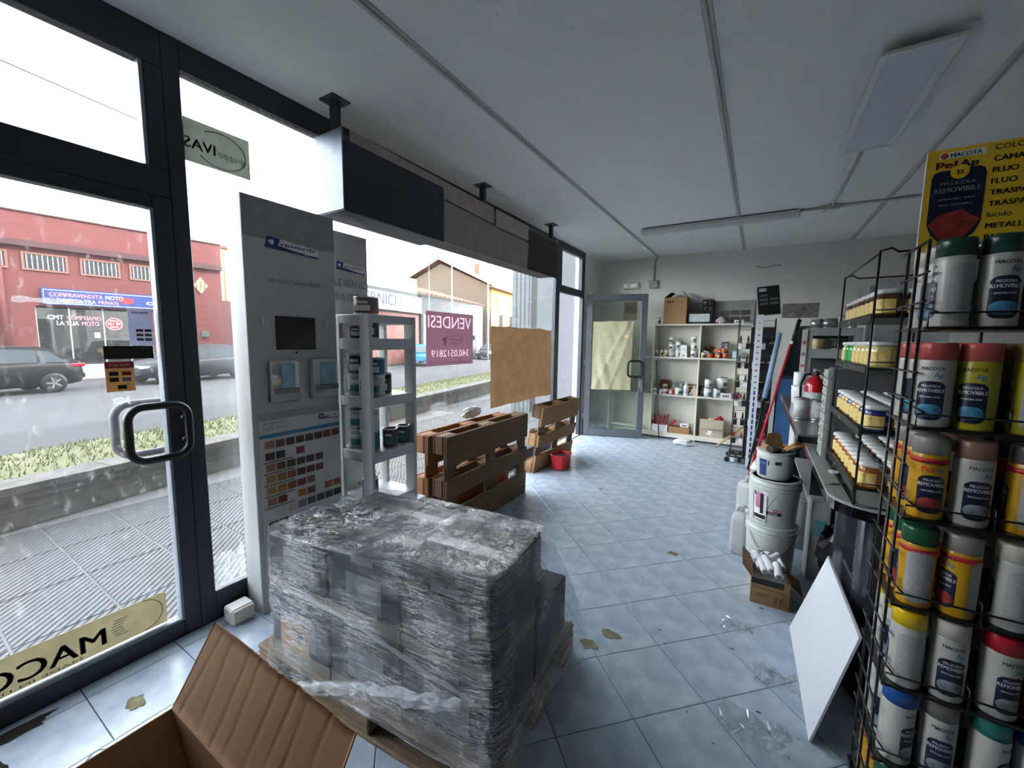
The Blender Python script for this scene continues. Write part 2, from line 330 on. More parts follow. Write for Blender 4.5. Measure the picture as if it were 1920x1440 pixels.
for cy, cz, a0 in ((w_/2-R_, h_/2-R_, 0), (-w_/2+R_, h_/2-R_, 90), (-w_/2+R_, -h_/2+R_, 180), (w_/2-R_, -h_/2+R_, 270)):
    for a in range(0, 91, 18): t = math.radians(a0+a); pts.append((LW-.15+cy, -.085, 1.09+cz+R_*math.sin(t)) if False else (LW-.15+cy+R_*math.cos(t), -.085, 1.09+cz+R_*math.sin(t)))
m.tube(pts, .016, 10, True)
for s in (1, -1): m.tube([(LW-.055, -.085, 1.09+s*.05), (LW-.055, -.03, 1.09+s*.05)], .012, 8)
m.build('door_handle', m_black, d2, False)
lb((LW-.075, -.05, .80), (LW-.03, -.03, .93), 'lock_plate', m_steel)
m = MB(); m.tube([(LW-.05+.018*math.cos(t*.6), -.056, .83+.018*math.sin(t*.6)) for t in range(11)], .002, 6, True); m.box((LW-.06, -.06, .745), (LW-.045, -.056, .82)); m.box((LW-.043, -.062, .75), (LW-.03, -.058, .82)); m.build('key_bunch', m_steel, d2, False)
for z in (.25, 1.1, 1.95): MB().tube([(-.012, -.02, z), (-.012, -.02, z+.1)], .012, 8).build('hinge', m_frame2, d2, False)
# ================================================================== THE STREET
U = Vector((-.182, .983, 0)).normalized(); N = Vector((-U.y, U.x, 0))          # along the street / to its far side
W0 = Vector((-4.93, .50, 0))                                                      # foot of the low wall
def st(a, b, z): p = W0+U*a+N*b; return Vector((p.x, p.y, z))
def slab(name, a0, a1, prof, mat, parent=None, nseg=1, jit=0):   # strip along the street with a cross-section (b,z)
    m = MB(); m.grid(nseg+1, len(prof), lambda u, v: st(a0+(a1-a0)*u, prof[int(round(v*(len(prof)-1)))][0], prof[int(round(v*(len(prof)-1)))][1]), False)
    m.f = [tuple(reversed(f)) for f in m.f]
    return m.build(name, mat, parent)
# pavement: ribbed concrete slabs
pv = struct(MB().box((-7.5, -9, -.2), (XWIN-.06, 13, -.056)).build('pavement', M('pavement joint', (96, 98, 100), .9)))
m_pav = M('pavement concrete', (78, 81, 85), .8, 0, .1, 5, .1)
def ribbed():
    m = bpy.data.materials['pavement concrete']; n = m.node_tree.nodes; L = m.node_tree.links
    tc = n.new('ShaderNodeTexCoord'); wv = n.new('ShaderNodeTexWave'); wv.bands_direction = 'DIAGONAL'; wv.inputs['Scale'].default_value = 13; wv.inputs['Distortion'].default_value = .3
    L.new(tc.outputs['Object'], wv.inputs[0]); bp = n.new('ShaderNodeBump'); bp.inputs['Strength'].default_value = 1; bp.inputs['Distance'].default_value = .02; L.new(wv.outputs['Fac'], bp.inputs['Height'])
    mul = n.new('ShaderNodeMix'); mul.data_type = 'RGBA'; mul.blend_type = 'MULTIPLY'; mul.inputs[0].default_value = 1
    b = n['Principled BSDF']; src = b.inputs['Base Color'].links[0].from_socket
    rp = n.new('ShaderNodeMapRange'); rp.inputs[3].default_value = .66; rp.inputs[4].default_value = 1.04; L.new(wv.outputs['Fac'], rp.inputs[0])
    L.new(src, mul.inputs[6]); L.new(rp.outputs[0], mul.inputs[7]); L.new(mul.outputs[2], b.inputs['Base Color']); L.new(bp.outputs[0], b.inputs['Normal'])
ribbed()
slab_me = MB().bbox((-.295, -.195, -.03), (.295, .195, .006), .004).mesh('paving_slab'); PA = math.radians(-2)
for i in range(0, 6):
    for j in range(-4, 24):
        p = Vector((-2.75-i*.6, .1+j*.4, 0))
        if (p-W0).dot(N) > -.32: continue
        put('paving_slab', slab_me, m_pav, pv, (p.x, p.y, -.056), (0, 0, random.uniform(-.004, .004)))
# low concrete wall with coping courses
wl = struct(slab('wall_verge', -9, 34, [(0, -.2), (0, -.04)], M('old concrete', (88, 87, 84), .95, 0, .35, 7, .4, c2=(58, 57, 54), detail=9)))
m_conc = MATS['old concrete']
for z0, z1, bo in ((-.06, .09, .0), (.094, .17, .012), (.174, .235, -.008), (.239, .30, -.03)):
    for k in range(-7, 15):
        L_ = 2.4; a = k*L_+(.7 if z0 > .1 else 0)
        m = MB(); q = [st(a+.004, bo, z0), st(a+L_-.004, bo, z0), st(a+L_-.004, .28, z0), st(a+.004, .28, z0)]; q2 = [Vector((p.x, p.y, z1)) for p in q]
        m.add(q+q2, [(0,3,2,1),(4,5,6,7),(0,1,5,4),(1,2,6,5),(2,3,7,6),(3,0,4,7)]); m.build('concrete_block', m_conc, wl)
gr = struct(slab('grass_verge', -10, 40, [(.27, .27), (.9, .30), (1.7, .22), (2.3, -.1), (2.5, -.34)], M('dry turf', (98, 96, 66), .95, 0, .3, 12, .6, c2=(74, 80, 50)), None, 40))
gm = MB()
for k in range(26000):
    a = random.uniform(-5, 26)**1; b = random.uniform(.3, 2.2); z = .27+.03*(b-.27)/.63 if b < .9 else .30-.10*(b-.9) if b < 1.7 else .22-.53*(b-1.7)
    p = st(a, b, z); h = random.uniform(.02, .07); an = random.random()*6.28; dx, dy = .008*math.cos(an), .008*math.sin(an); l = random.uniform(-.05, .05)
    gm.add([(p.x-dx, p.y-dy, z-.01), (p.x+dx, p.y+dy, z-.01), (p.x+l, p.y+l*.6, z+h)], [(0, 1, 2)])
tag(stuff(gm.build('grass', M('grass blades', (110, 110, 72), .9, 0, .35, 2, c2=(76, 92, 46)))), 'short dry grass on the verge behind the low wall', 'grass')
struct(slab('road', -60, 140, [(2.4, -.36), (60, -.36)], M('asphalt', (54, 55, 58), .9, 0, .12, 1.2, .15, detail=9)))
struct(slab('road_band', -60, 140, [(4.4, -.355), (6.6, -.355)], M('dark asphalt', (40, 42, 46), .9, 0, .1, 2)))
kb = struct(slab('pavement_far', -40, 70, [(16.6, -.36), (16.6, -.24), (24, -.24)], M('far pavement', (110, 108, 104), .9)))
# ---- red brick-coloured shop building
BR = Vector((-28.06, 6.81, 0)); db = Vector((.071, .997, 0)).normalized(); nb = Vector((db.y, -db.x, 0))
def rp_(s, o, z): p = BR+db*s+nb*o; return Vector((p.x, p.y, z))
def rbox(s0, s1, o0, o1, z0, z1):
    m = MB(); q = [rp_(s0, o0, z0), rp_(s1, o0, z0), rp_(s1, o1, z0), rp_(s0, o1, z0)]
    return m.add(q+[Vector((p.x, p.y, z1)) for p in q], [(0,1,2,3),(7,6,5,4),(4,5,1,0),(5,6,2,1),(6,7,3,2),(7,4,0,3)])
red = thing('shop_building', 'red rendered shop building with a blue sign board across the street', 'building', tuple(rp_(0, 0, -.3)))
m_redw = M('red render', (88, 42, 40), .9, 0, .08, 1.5, .05, detail=8); m_redd = M('dark red cornice', (64, 38, 40), .9, 0, .15, 2)
m = MB()
for a in ((-14, -2.15, -8, 0, -.3, 6.85), (1.95, 5.25, -8, 0, -.3, 6.85), (-2.15, 1.95, -8, 0, 2.78, 6.85), (-2.15, 1.95, -8, -.5, -.3, 2.78)): b = rbox(*a); m.add(b.v, b.f)
m.build('wall', m_redw, red)
for z0, z1, o in ((5.62, 6.86, .10), (5.36, 5.62, .22)): rbox(-14, 5.27, 0, o, z0, z1).build('cornice', m_redw if z0 > 5.5 else m_redd, red)
rbox(-14, 5.27, -.1, .16, 6.84, 6.90).build('coping', m_redd, red)
m_wf = M('window surround', (110, 74, 64), .8); m_dark = M('dark window glass', (44, 48, 52), .15, 0, .3, 3); m_grille = M('pale grille', (176, 172, 160), .6)
for s0, s1 in ((-5.9, -4.6), (-4.1, -2.85), (-2.31, -1.05), (-.5, .75), (1.26, 2.5)):
    f = MB()
    for a in ((s0-.08, s1+.08, 0, .05, 5.06, 5.14), (s0-.08, s1+.08, 0, .05, 4.34, 4.42), (s0-.08, s0, 0, .05, 4.42, 5.06), (s1, s1+.08, 0, .05, 4.42, 5.06)): b = rbox(*a); f.add(b.v, b.f)
    wo_ = f.build('window_surround', m_wf, red); rbox(s0, s1, .0, .012, 4.42, 5.06).build('pane', m_dark, wo_)
    for k in range(8): s = s0+(s1-s0)*(k+.5)/8; rbox(s-.015, s+.015, .015, .04, 4.44, 5.04).build('grille_bar', m_grille, wo_)
MB().tube([rp_(-3.05, .12, -.3), rp_(-3.05, .12, 5.4)], .09, 10).build('downpipe', m_redw, red)
# shop window with door
sf = rbox(-2.15, 1.95, -.5, -.42, -.3, 2.78).build('shop_interior', M('dark shop interior', (26, 27, 28), .6, 0, .5, 2, c2=(64, 58, 50)), red)
for s0, s1 in ((-2.1, -1.1), (-1.05, .05), (.1, 1.0), (1.05, 1.9)): rbox(s0, s1, -.2, -.18, .05, 2.70).build('shop_pane', glass_mat('shop glass', .1, (.6, .62, .62), .1) if 'shop glass' not in MATS else MATS['shop glass'], red)
for s in (-2.15, -1.1, .05, 1.0, 1.9): rbox(s, s+.05, -.24, -.12, -.3, 2.78).build('mullion', M('silver mullion', (160, 162, 164), .4, .5), red)
rbox(-2.15, 1.95, -.24, -.12, -.3, .05).build('shop_plinth', MATS['silver mullion'], red)
for s, z in ((-.2, .62), (-.05, .5), (.55, .55), (.75, .72)): rbox(s, s+.28, -.4, -.3, z, z+.2).build('yellow_goods', M('yellow goods', (220, 180, 40), .5), red)
sg = rbox(-1.92, 3.2, .02, .09, 2.86, 3.61).build('sign_board', M('blue sign', (18, 46, 104), .5), red)
rb = rbox(-1.86, 3.14, .09, .093, 2.92, 2.935).build('sign_border', m_print_w, sg); rbox(-1.86, 3.14, .09, .093, 3.53, 3.545).build('sign_border', m_print_w, sg); rbox(-1.86, -1.845, .09, .093, 2.92, 3.545).build('sign_border', m_print_w, sg)
pk = M('pink lettering', (232, 150, 170), .5); e = .095
lettering(sg, 'COMPRAVENDITA', pk, rp_(-1.68, e, 3.24), db, ZUP, .19, 1.78, bold=True); lettering(sg, 'MOTO', m_print_w, rp_(.18, e, 3.24), db, ZUP, .19, .66, bold=True)
lettering(sg, 'DIRETTA TRA', m_print_w, rp_(-1.45, e, 2.99), db, ZUP, .18, 1.28, bold=True); lettering(sg, 'PRIVATI', pk, rp_(-.08, e, 2.99), db, ZUP, .18, .72, bold=True)
lettering(sg, 'cmt', m_print_w, rp_(1.72, e, 3.1), db, ZUP, .24, .9, bold=True)
m = MB(); m.add([rp_(.98+.30*math.cos(t/16*2*PI)*(1.2 if 3 < t < 9 else .9), e, 3.24+.17*math.sin(t/16*2*PI)) for t in range(16)], [tuple(range(16))]); m.build('red_emblem', m_print_r, sg)
g = -.17
lettering(red, 'CMT', m_print_w, rp_(-1.78, g, 2.2), db, ZUP, .2, .52, bold=True); lettering(red, 'COMPRIAMO', pk, rp_(-1.16, g, 2.2), db, ZUP, .2, 1.16, bold=True)
lettering(red, 'LA TUA', m_print_w, rp_(-1.5, g, 1.93), db, ZUP, .2, .72, bold=True); lettering(red, 'MOTO', pk, rp_(-.68, g, 1.93), db, ZUP, .2, .6, bold=True)
m = MB(); m.add([rp_(.47+.33*math.cos(t/28*2*PI), g, 2.05+.31*math.sin(t/28*2*PI)) for t in range(28)], [tuple(range(28))]); m.build('round_badge', m_print_r, red)
m = MB(); m.add([rp_(.47+r*math.cos(t/28*2*PI), g+.002, 2.05+r*.95*math.sin(t/28*2*PI)) for r in (.29, .31) for t in range(28)], [(t, (t+1) % 28, 28+(t+1) % 28, 28+t) for t in range(28)]); m.build('badge_ring', m_print_w, red)
lettering(red, 'N.1 IN', m_print_w, rp_(.47, g+.003, 1.99), db, ZUP, .15, .46, 'c', True); lettering(red, 'EUROPA', m_print_w, rp_(.47, g+.003, 1.86), db, ZUP, .07, .32, 'c', True); lettering(red, 'AFFIDABILITA', m_print_w, rp_(.47, g+.003, 2.18), db, ZUP, .06, .36, 'c', True)
rbox(-.28, -.08, -.17, -.165, 1.35, 1.6).build('notice', m_print_w, red)
# right part: plain wall with a diamond lattice window, meter box, lower garden wall
m = MB(); dv_ = [(0, .48), (.36, 0), (0, -.48), (-.36, 0)]
m.prism(dv_, rp_(4.2, .0, 4.4), db, ZUP, nb, .06); dmw = m.build('diamond_window', M('cream stone', (128, 115, 94), .8), red)
for a in (-.2, 0, .2): rbox(4.2+a-.01, 4.2+a+.01, .06, .08, 4.2, 4.6).build('grille_bar', M('lattice iron', (90, 70, 60), .7), dmw)
mt = MB().bbox((-.17, -.1, -.17), (.17, .1, .17), .02).build('meter_box', M('green meter box', (60, 74, 66), .6), red, False); mt.location = rp_(4.25, .05, 1.62)-Vector(rp_(0, 0, -.3)); mt.rotation_euler = (0, 0, math.atan2(db.y, db.x))
gw = tag(rbox(5.26, 13.2, -1.2, -.9, -.3, 3.7).build('garden_wall', m_redw), 'lower red garden wall to the right of the red shop building', 'wall')
yb_ = thing('yellow_house', 'pale yellow house with cream pilasters standing behind the red garden wall', 'building', tuple(rp_(9, -8, -.3)))
rbox(5.5, 14, -12, -6, -.3, 7.8).build('wall', M('cream yellow render', (180, 160, 108), .9), yb_); rbox(5.3, 14.2, -12.2, -5.8, 7.8, 8.0).build('roof', m_redd, yb_)
for s in (5.6, 6.6, 7.6, 8.6): rbox(s, s+.18, -6, -5.9, -.3, 7.6).build('pilaster', M('cream stone', (128, 115, 94), .8), yb_)
# ---- cars
def car(name, label, loc, rz, body, L=4.2, W_=1.76, H=1.48):
    t = thing(name, label, 'car', loc, rz); paint = M('car paint %s' % (body,), body, .4, 0, .05, 4, spec=.25); gl = M('car window', (60, 68, 74), .08, 0, .1)
    # local x forward, y across, z up.   lower body by sections along x
    secs = [(-L/2, .40, .78, .80), (-L/2+.06, .30, .98, .90), (-L/2+.35, .24, 1.0, .97), (-1.0, .22, .98, 1.0), (0, .2, .95, 1.0), (.9, .22, .93, 1.0), (L/2-.75, .24, .86, .96), (L/2-.2, .26, .76, .86), (L/2, .38, .62, .74)]
    def body_pt(u, v):
        i = int(round(u*(len(secs)-1))); x, z0, z1, k = secs[i]; hw = W_/2*k
        ring = [(-hw*.86, z0), (-hw, z0+.12), (-hw, z1-.16), (-hw*.93, z1), (0, z1+.03), (hw*.93, z1), (hw, z1-.16), (hw, z0+.12), (hw*.86, z0)]
        y, z = ring[int(round(v*8))]; return (x, y, z)
    m = MB().grid(len(secs), 9, body_pt); b = len(secs)
    m.f += [tuple(j*b for j in range(9)), tuple(j*b+b-1 for j in reversed(range(9)))]; m.sm += [False, False]
    bd = m.build('body', paint, t, False)
    base = [(-L/2+.12, .94), (-L/2+.55, H-.12), (-L/2+1.0, H-.02), (-.1, H), (.45, H-.10), (1.12, .92)]
    def cab(s, k): hw = W_/2; return [(x, s*(hw*.95-(z-.92)*.32-k), z) for x, z in base]
    l, r = cab(-1, 0), cab(1, 0); n = len(base); m = MB(); m.add(l+r, [tuple(range(n)), tuple(reversed(range(n, 2*n)))]+[(i, n+i, n+i+1, i+1) for i in range(n-1)]); m.build('cabin', paint, t, False)
    for s in (-1, 1):
        for a in ([(-L/2+.42, .97), (-L/2+.78, H-.17), (-L/2+1.02, H-.13), (-L/2+1.02, .97)], [(-L/2+1.09, .97), (-L/2+1.09, H-.12), (-.25, H-.1), (-.25, .97)], [(-.18, .97), (-.18, H-.1), (.32, H-.17), (.9, .97)]):
            m = MB(); hw = W_/2; m.add([(x, s*(hw*.95-(z-.92)*.32+.006), z) for x, z in a], [(0, 1, 2, 3)]); m.build('side_window', gl, t, False)
    m = MB(); m.add([(-L/2+.15, -.62, 1.0), (-L/2+.15, .62, 1.0), (-L/2+.50, .54, H-.16), (-L/2+.50, -.54, H-.16)], [(0, 1, 2, 3)]); m.build('rear_window', gl, t, False)
    m = MB(); m.add([(1.08, -.66, .97), (1.08, .66, .97), (.49, .56, H-.13), (.49, -.56, H-.13)], [(3, 2, 1, 0)]); m.build('windscreen', gl, t, False)
    for x in (-L/2+.78, L/2-.82):
        for s in (-1, 1):
            q = Matrix.Translation((x, s*(W_/2-.10), .315)) @ Matrix.Rotation(-s*PI/2, 4, 'X')
            wh = MB().lathe([(.17, -.1), (.29, -.1), (.32, -.06), (.32, .07), (.29, .105), (.20, .1)], 22, mat=q).build('wheel', m_black, t, False)
            rim = MB().lathe([(.20, .085), (.205, .1), (.03, .08), (.001, .08)], 22, mat=q)
            for k in range(5): a = 2*PI*k/5; rim.add([(.03*math.cos(a+.8), .03*math.sin(a+.8), .1), (.19*math.cos(a+.12), .19*math.sin(a+.12), .106), (.19*math.cos(a-.12), .19*math.sin(a-.12), .106), (.03*math.cos(a-.8), .03*math.sin(a-.8), .1)], [(0, 1, 2, 3)], mat=q)
            rim.build('rim', M('alloy rim', (150, 152, 156), .35, .7), wh, False)
    for s in (-1, 1):
        MB().bbox((-L/2-.01, s*.52-.22, .80), (-L/2+.34, s*.52+.34 if s > 0 else s*.52+.22, .92), .03).build('tail_light', M('tail light red', (190, 20, 40), .25), t, False) if s > 0 else MB().bbox((-L/2-.01, -.86, .80), (-L/2+.34, -.3, .92), .03).build('tail_light', MATS['tail light red'] if 'tail light red' in MATS else M('tail light red', (190, 20, 40), .25), t, False)
        MB().bbox((L/2-.42, s*.58-.2, .60), (L/2-.06, s*.58+.2, .72), .03).build('headlight', M('headlight', (220, 224, 228), .15), t, False)
    MB().bbox((-L/2-.03, -.78, .42), (-L/2+.1, .78, .6), .04).build('rear_bumper', paint, t, False); MB().bbox((L/2-.12, -.75, .34), (L/2+.03, .75, .56), .04).build('front_bumper', paint, t, False)
    return t
rzc = math.atan2(-U.y, -U.x)
car('parked_car', 'black hatchback with a red tail light parked before the red building', (-19.75, 1.95, -.36), rzc, (22, 23, 27))
car('parked_car', 'dark grey car whose nose is hidden behind the door post', (-20.6, 7.6, -.36), rzc, (46, 50, 56), 4.4, 1.8, 1.52)
car('parked_car', 'small pale blue car parked beside the sale notice', (-20.6, 21.6, -.36), rzc+.5, (50, 116, 160), 3.6, 1.64, 1.5)
car('parked_car', 'dark car far away by the white garage wall', (-22.3, 32.9, -.36), rzc, (54, 56, 60), 4.0)
# ---- white garage, house with orange roof, yellow house front, paint shop sign building
BH = Vector((-24.36, 34.31, 0)); nh = Vector((U.y, -U.x, 0))
def hp(s, o, z): p = BH+U*s+nh*o; return Vector((p.x, p.y, z))
def hbox(s0, s1, o0, o1, z0, z1):
    m = MB(); q = [hp(s0, o0, z0), hp(s1, o0, z0), hp(s1, o1, z0), hp(s0, o1, z0)]
    return m.add(q+[Vector((p.x, p.y, z1)) for p in q], [(0,1,2,3),(7,6,5,4),(4,5,1,0),(5,6,2,1),(6,7,3,2),(7,4,0,3)])
ga = thing('garage_building', 'low white garage with roller shutter and tiled red roof', 'building', tuple(hp(-6, 0, -.3)))
hbox(-11.2, -.05, -9, 0, -.3, 4.9).build('wall', M('white render', (74, 78, 81), .9, 0, .05, 1), ga)
hbox(-11.0, -7.6, .0, .06, -.3, 3.4).build('roller_shutter', M('roller shutter', (150, 156, 160), .5, .4, .2, 14, .5, (.05, .05, 1)), ga)
hbox(-1.6, -.4, 0, .05, -.3, 3.1).build('side_door', M('grey door', (120, 130, 134), .6), ga)
hbox(-2.3, -2.0, 0, .25, 1.5, 1.9).build('post_box', M('dark box', (60, 66, 70), .6), ga)
m_rt = M('red roof tile', (140, 48, 32), .85, 0, .25, 5, .4); rf = thing_r = None
rw = MB(); rw.grid(34, 5, lambda u, v: hp(-11.15+11.15*u, .25-5.5*v, 4.95+1.5*v+(.07 if int(round(u*33)) % 2 else 0)), False); rw.build('roof', m_rt, ga)
gh = thing('gabled_house', 'yellow two storey house with beige gable and sunlit orange tile roof', 'building', tuple(hp(8, 0, -.3)))
gb = M('beige render', (98, 88, 74), .9, 0, .06, 1); yl = M('yellow render', (122, 92, 26), .9, 0, .04, 1)
m = MB(); m.prism([(0, 0), (-11.5, 0), (-11.5, 7.4), (-5.75, 10.0), (0, 7.5)], hp(1.4, 0, -.3), nh, ZUP, U, 21); m.build('wall', gb, gh)
hbox(1.42, 22.3, 0, .05, 4.5, 7.2).build('yellow_wall', yl, gh); hbox(1.42, 22.3, 0, .06, -.3, 4.5).build('lower_wall', M('terracotta base', (112, 72, 50), .9), gh)
m_or = M('orange roof tile', (136, 72, 26), .85, 0, .2, 4, .3)
for sgn in (0, 1):
    m = MB(); m.grid(50, 4, lambda u, v: (hp(.9+22*u, .75-6.5*v, 7.05+3.05*v+(.09 if int(round(u*49)) % 2 else 0)) if sgn == 0 else hp(.9+22*u, -5.75-6.5*v, 10.1-3.05*v+(.09 if int(round(u*49)) % 2 else 0))), False); m.build('roof', m_or, gh)
hbox(.9, 22.9, .0, .72, 6.95, 7.08).build('eaves', M('brown eaves', (120, 96, 76), .8), gh)
hbox(8.2, 8.9, -5, -4.3, 9, 10.9).build('chimney', gb, gh)
for s0 in (3.5, 7.9, 12.7, 17.6):
    f = hbox(s0, s0+1.5, .05, .10, 4.7, 6.3).build('window_frame', M('cream stone', (128, 115, 94), .8), gh); hbox(s0+.45, s0+1.05, .10, .12, 4.72, 6.22).build('pane', m_dark, f)
    for q in (.06, 1.06): hbox(s0+q, s0+q+.38, .10, .14, 4.72, 6.22).build('shutter', M('brown shutter', (120, 92, 70), .7), f)
MB().tube([hp(1.7, .15, -.3), hp(1.7, .15, 7.0)], .07, 8).build('downpipe', M('brown eaves', (120, 96, 76), .8), gh); MB().tube([hp(17, .15, 4), hp(17, .15, 7.0)], .07, 8).build('downpipe', MATS['brown eaves'], gh)
fn = thing('garden_fence', 'pale masonry garden wall with railings before the yellow house', 'fence', tuple(hp(10, 1.5, -.3)))
for k in range(7): hbox(1.5+k*3, 2.3+k*3, 1.2, 1.6, -.3, 4.1).build('pillar', M('pale masonry', (110, 98, 86), .9), fn); hbox(2.3+k*3, 4.5+k*3, 1.3, 1.5, -.3, 3.6 if k % 2 else 2.6).build('fence_panel', M('iron railing', (120, 116, 106), .8) if k % 2 == 0 else MATS['pale masonry'], fn)
vs_ = thing('paint_shop', 'white paint shop with a grey name board above its entrance', 'building', tuple(hp(-15, 0, -.3)))
hbox(-19.2, -11.25, -3.5, -.2, -.3, 4.9).build('wall', M('white render', (74, 78, 81), .9), vs_); hbox(-19, -11.4, -.2, -.12, -.3, 3.3).build('shop_front', M('pinkish front', (130, 84, 76), .8, 0, .3, .8), vs_)
nbd = hbox(-19.2, -11.3, -.2, .1, 3.42, 4.62).build('name_board', M('grey board', (120, 122, 124), .7), vs_); hbox(-18.5, -14.4, .1, .13, 3.46, 4.58).build('white_board', m_print_w, nbd)
lettering(nbd, 'VERNICI', m_print_b, hp(-18.3, .14, 3.75), U, ZUP, .75, 3.8, bold=True); lettering(nbd, 'TEL. 48312', m_print_w, hp(-14.1, .14, 3.8), U, ZUP, .45, 2.6, bold=True)
hbox(-14, -11.3, -1.2, -.3, 4.9, 6).build('parapet', M('stained concrete', (150, 146, 132), .9), vs_)
for k, (s, o, h, r) in enumerate(((-6.3, 3.4, 11, .09), (-13.6, 4, 10, .06))):
    t = thing('lamp_post', ['tall thin steel pole rising before the beige gable', 'slim dark pole standing above the paint shop'][k], 'pole', tuple(hp(s, o, -.36))); MB().lathe([(r*1.5, 0), (r, .6), (r*.6, h)], 10).build('pole', M('galvanised pole', (120, 120, 122), .6), t, False); MB().lathe([(r*3, 0), (r*3, .05), (r*1.6, .1)], 10).build('base_plate', MATS['galvanised pole'], t, False)
cb = MB().tube([(-17-.05*k*0, -3+k*1.4, 9.0-1.6*math.sin(PI*k/30)*.5-.06*k) for k in range(31)], .02, 5).build('overhead_cable', m_black); tag(cb, 'dark overhead cable crossing the sky above the street', 'cable')
# concrete pier and white pier outside the rear doorway
struct(MB().box((-3.3, 6.25, -.06), (XWIN-.16, 6.85, 4)).build('wall_pier', M('white outer paint', (104, 107, 113), .8, 0, .05)))
pr_ = MB()
for k in range(9): pr_.box((-4.62+.052*k, 7.6-(.012 if k % 2 else 0), -.06), (-4.62+.052*(k+1), 8.1, 4.2))
tag(pr_.build('ribbed_pier', M('ribbed sheet', (92, 98, 102), .6, .2, .1)), 'grey ribbed metal pier standing outside the shop window', 'pier')
# plastic bag on the wall foot outside
# ================================================================== WINDOW SIDE
def cutout_sheet(parent, x, y0, y1, z0, z1, mat, matl, texts):
    """a translucent sheet with the big letters cut clean through it and refilled in a paler film (mirrored)"""
    cu = bpy.data.curves.new('c', 'CURVE'); cu.dimensions = '2D'; cu.fill_mode = 'BOTH'; cu.resolution_u = 3
    sp = cu.splines.new('POLY'); sp.points.add(3); sp.use_cyclic_u = True
    for p, (a, b) in zip(sp.points, ((y0, z0), (y1, z0), (y1, z1), (y0, z1))): p.co = (a, b, 0, 1)
    for s, ys, zs, h, wd in texts:
        vs, fs, W = glyphs(s, False); k = h/.7; kx = wd/W
        lettering(parent, s, matl, (x, ys, zs), -YD, ZUP, h, wd)
        ed = {}
        for f in fs:
            for i in range(len(f)): e = (f[i], f[(i+1) % len(f)]); ed[e] = 1
        nxt = {a: b for a, b in ed if (b, a) not in ed}
        while nxt:
            st0 = next(iter(nxt)); loop = [st0]; c = nxt.pop(st0)
            while c != st0 and c in nxt: loop.append(c); c = nxt.pop(c)
            sp = cu.splines.new('POLY'); sp.points.add(len(loop)-1); sp.use_cyclic_u = True
            for p, i in zip(sp.points, loop): p.co = (ys-vs[i][0]*kx, zs+vs[i][1]*k, 0, 1)
    ob = bpy.data.objects.new('c', cu); COL.objects.link(ob); dg = bpy.context.evaluated_depsgraph_get(); me = bpy.data.meshes.new_from_object(ob.evaluated_get(dg))
    m = MB(); m.add([(x, v.co.x, v.co.y) for v in me.vertices], [tuple(p.vertices) for p in me.polygons]); bpy.data.objects.remove(ob); bpy.data.meshes.remove(me); bpy.data.curves.remove(cu)
    return m.build('sheet', mat, parent)
# ---- stickers and notices on the glass (seen from inside, printed to be read outside)
XG = XWIN-.028
m_tape = TM('yellowed film', (204, 198, 172), .4)
def sheet(name, y0, y1, z0, z1, mat, label, cat, x=XG, t=.0012, poly=None):
    o = thing(name, label, cat, (x, (y0+y1)/2, z0)); m = MB()
    if poly: m.prism(poly, (x, 0, 0), YD, ZUP, XW, t)
    else: m.box((x, y0, z0), (x+t, y1, z1))
    m.build('sheet', mat, o); return o
NY = -YD
xt = XG+.0018
mac = sheet('window_sticker', -.045, .715, .104, .26, m_tape, 'long cream sticker with mirrored MACOTA lettering along the door foot', 'sticker')
m_sg = M('grey green print', (104, 108, 98), .6)
lettering(mac, 'MACOTA', m_sg, (xt, .50, .132), NY, ZUP, .078, .52, bold=True); lettering(mac, 'MADE IN ITALY CON', m_sg, (xt, .42, .110), NY, ZUP, .012, .42)
m = MB()
for k in range(7): m.box((xt-.0006, .515+.012*abs(k-3)*.4, .142+.012*k), (xt, .572-.016*math.sin(k/6*PI), .1455+.012*k))
m.build('stripe_motif', m_sg, mac)
m = MB(); m.tube([(xt, .63+.07*math.cos(t/20*PI-PI/2), .182+.072*math.sin(t/20*PI-PI/2)) for t in range(21)], .0016, 5); m.build('arc_line', m_sg, mac)
iv = sheet('window_sticker', .915, 1.215, 2.335, 2.535, TM('grey film', (150, 154, 146), .6), 'grey oval sticker with mirrored gruppo IVAS lettering high on the glass', 'sticker')
lettering(iv, 'gruppo', MATS['grey green print'], (xt, 1.19, 2.40), NY, ZUP, .035, .125); lettering(iv, 'IVAS', m_print_g, (xt, 1.055, 2.40), NY, ZUP, .05, .135, bold=True)
m = MB(); m.tube([(xt, 1.08+.115*math.cos(t/30*PI*1.5-PI*.8), 2.43+.085*math.sin(t/30*PI*1.5-PI*.8)) for t in range(31)], .003, 5); m.build('oval_line', m_print_g, iv)
bk = sheet('black_strip', .577, .745, 1.395, 1.452, M('black gloss strip', (8, 8, 10), .15), 'glossy black strip stuck on the door glass', 'strip')
cs = sheet('window_sticker', .576, .672, 1.252, 1.384, TM('tan sticker', (190, 160, 118), .35), 'tan card payment sticker with red heading on the door glass', 'sticker')
MB().box((xt-.001, .576, 1.355), (xt, .672, 1.384)).build('heading', M('wine red', (150, 40, 50), .6), cs); lettering(cs, 'CartaSi', M('pale rose ink', (226, 180, 180), .6), (xt+.0004, .59, 1.364), YD, ZUP, .011, .07)
for y, z, mm in ((.588, 1.322, m_print_k), (.630, 1.322, M('wine red', (150, 40, 50))), (.588, 1.296, m_print_k), (.630, 1.296, m_print_g), (.612, 1.262, m_print_k)): MB().box((xt-.001, y, z), (xt, y+.03, z+.018)).build('card_logo', mm, cs)
nx = sheet('window_sticker', .665, .752, 1.455, 1.62, TM('pale lilac film', (176, 178, 192), .5), 'pale lilac payment sticker with mirrored nexi lettering on the door', 'sticker')
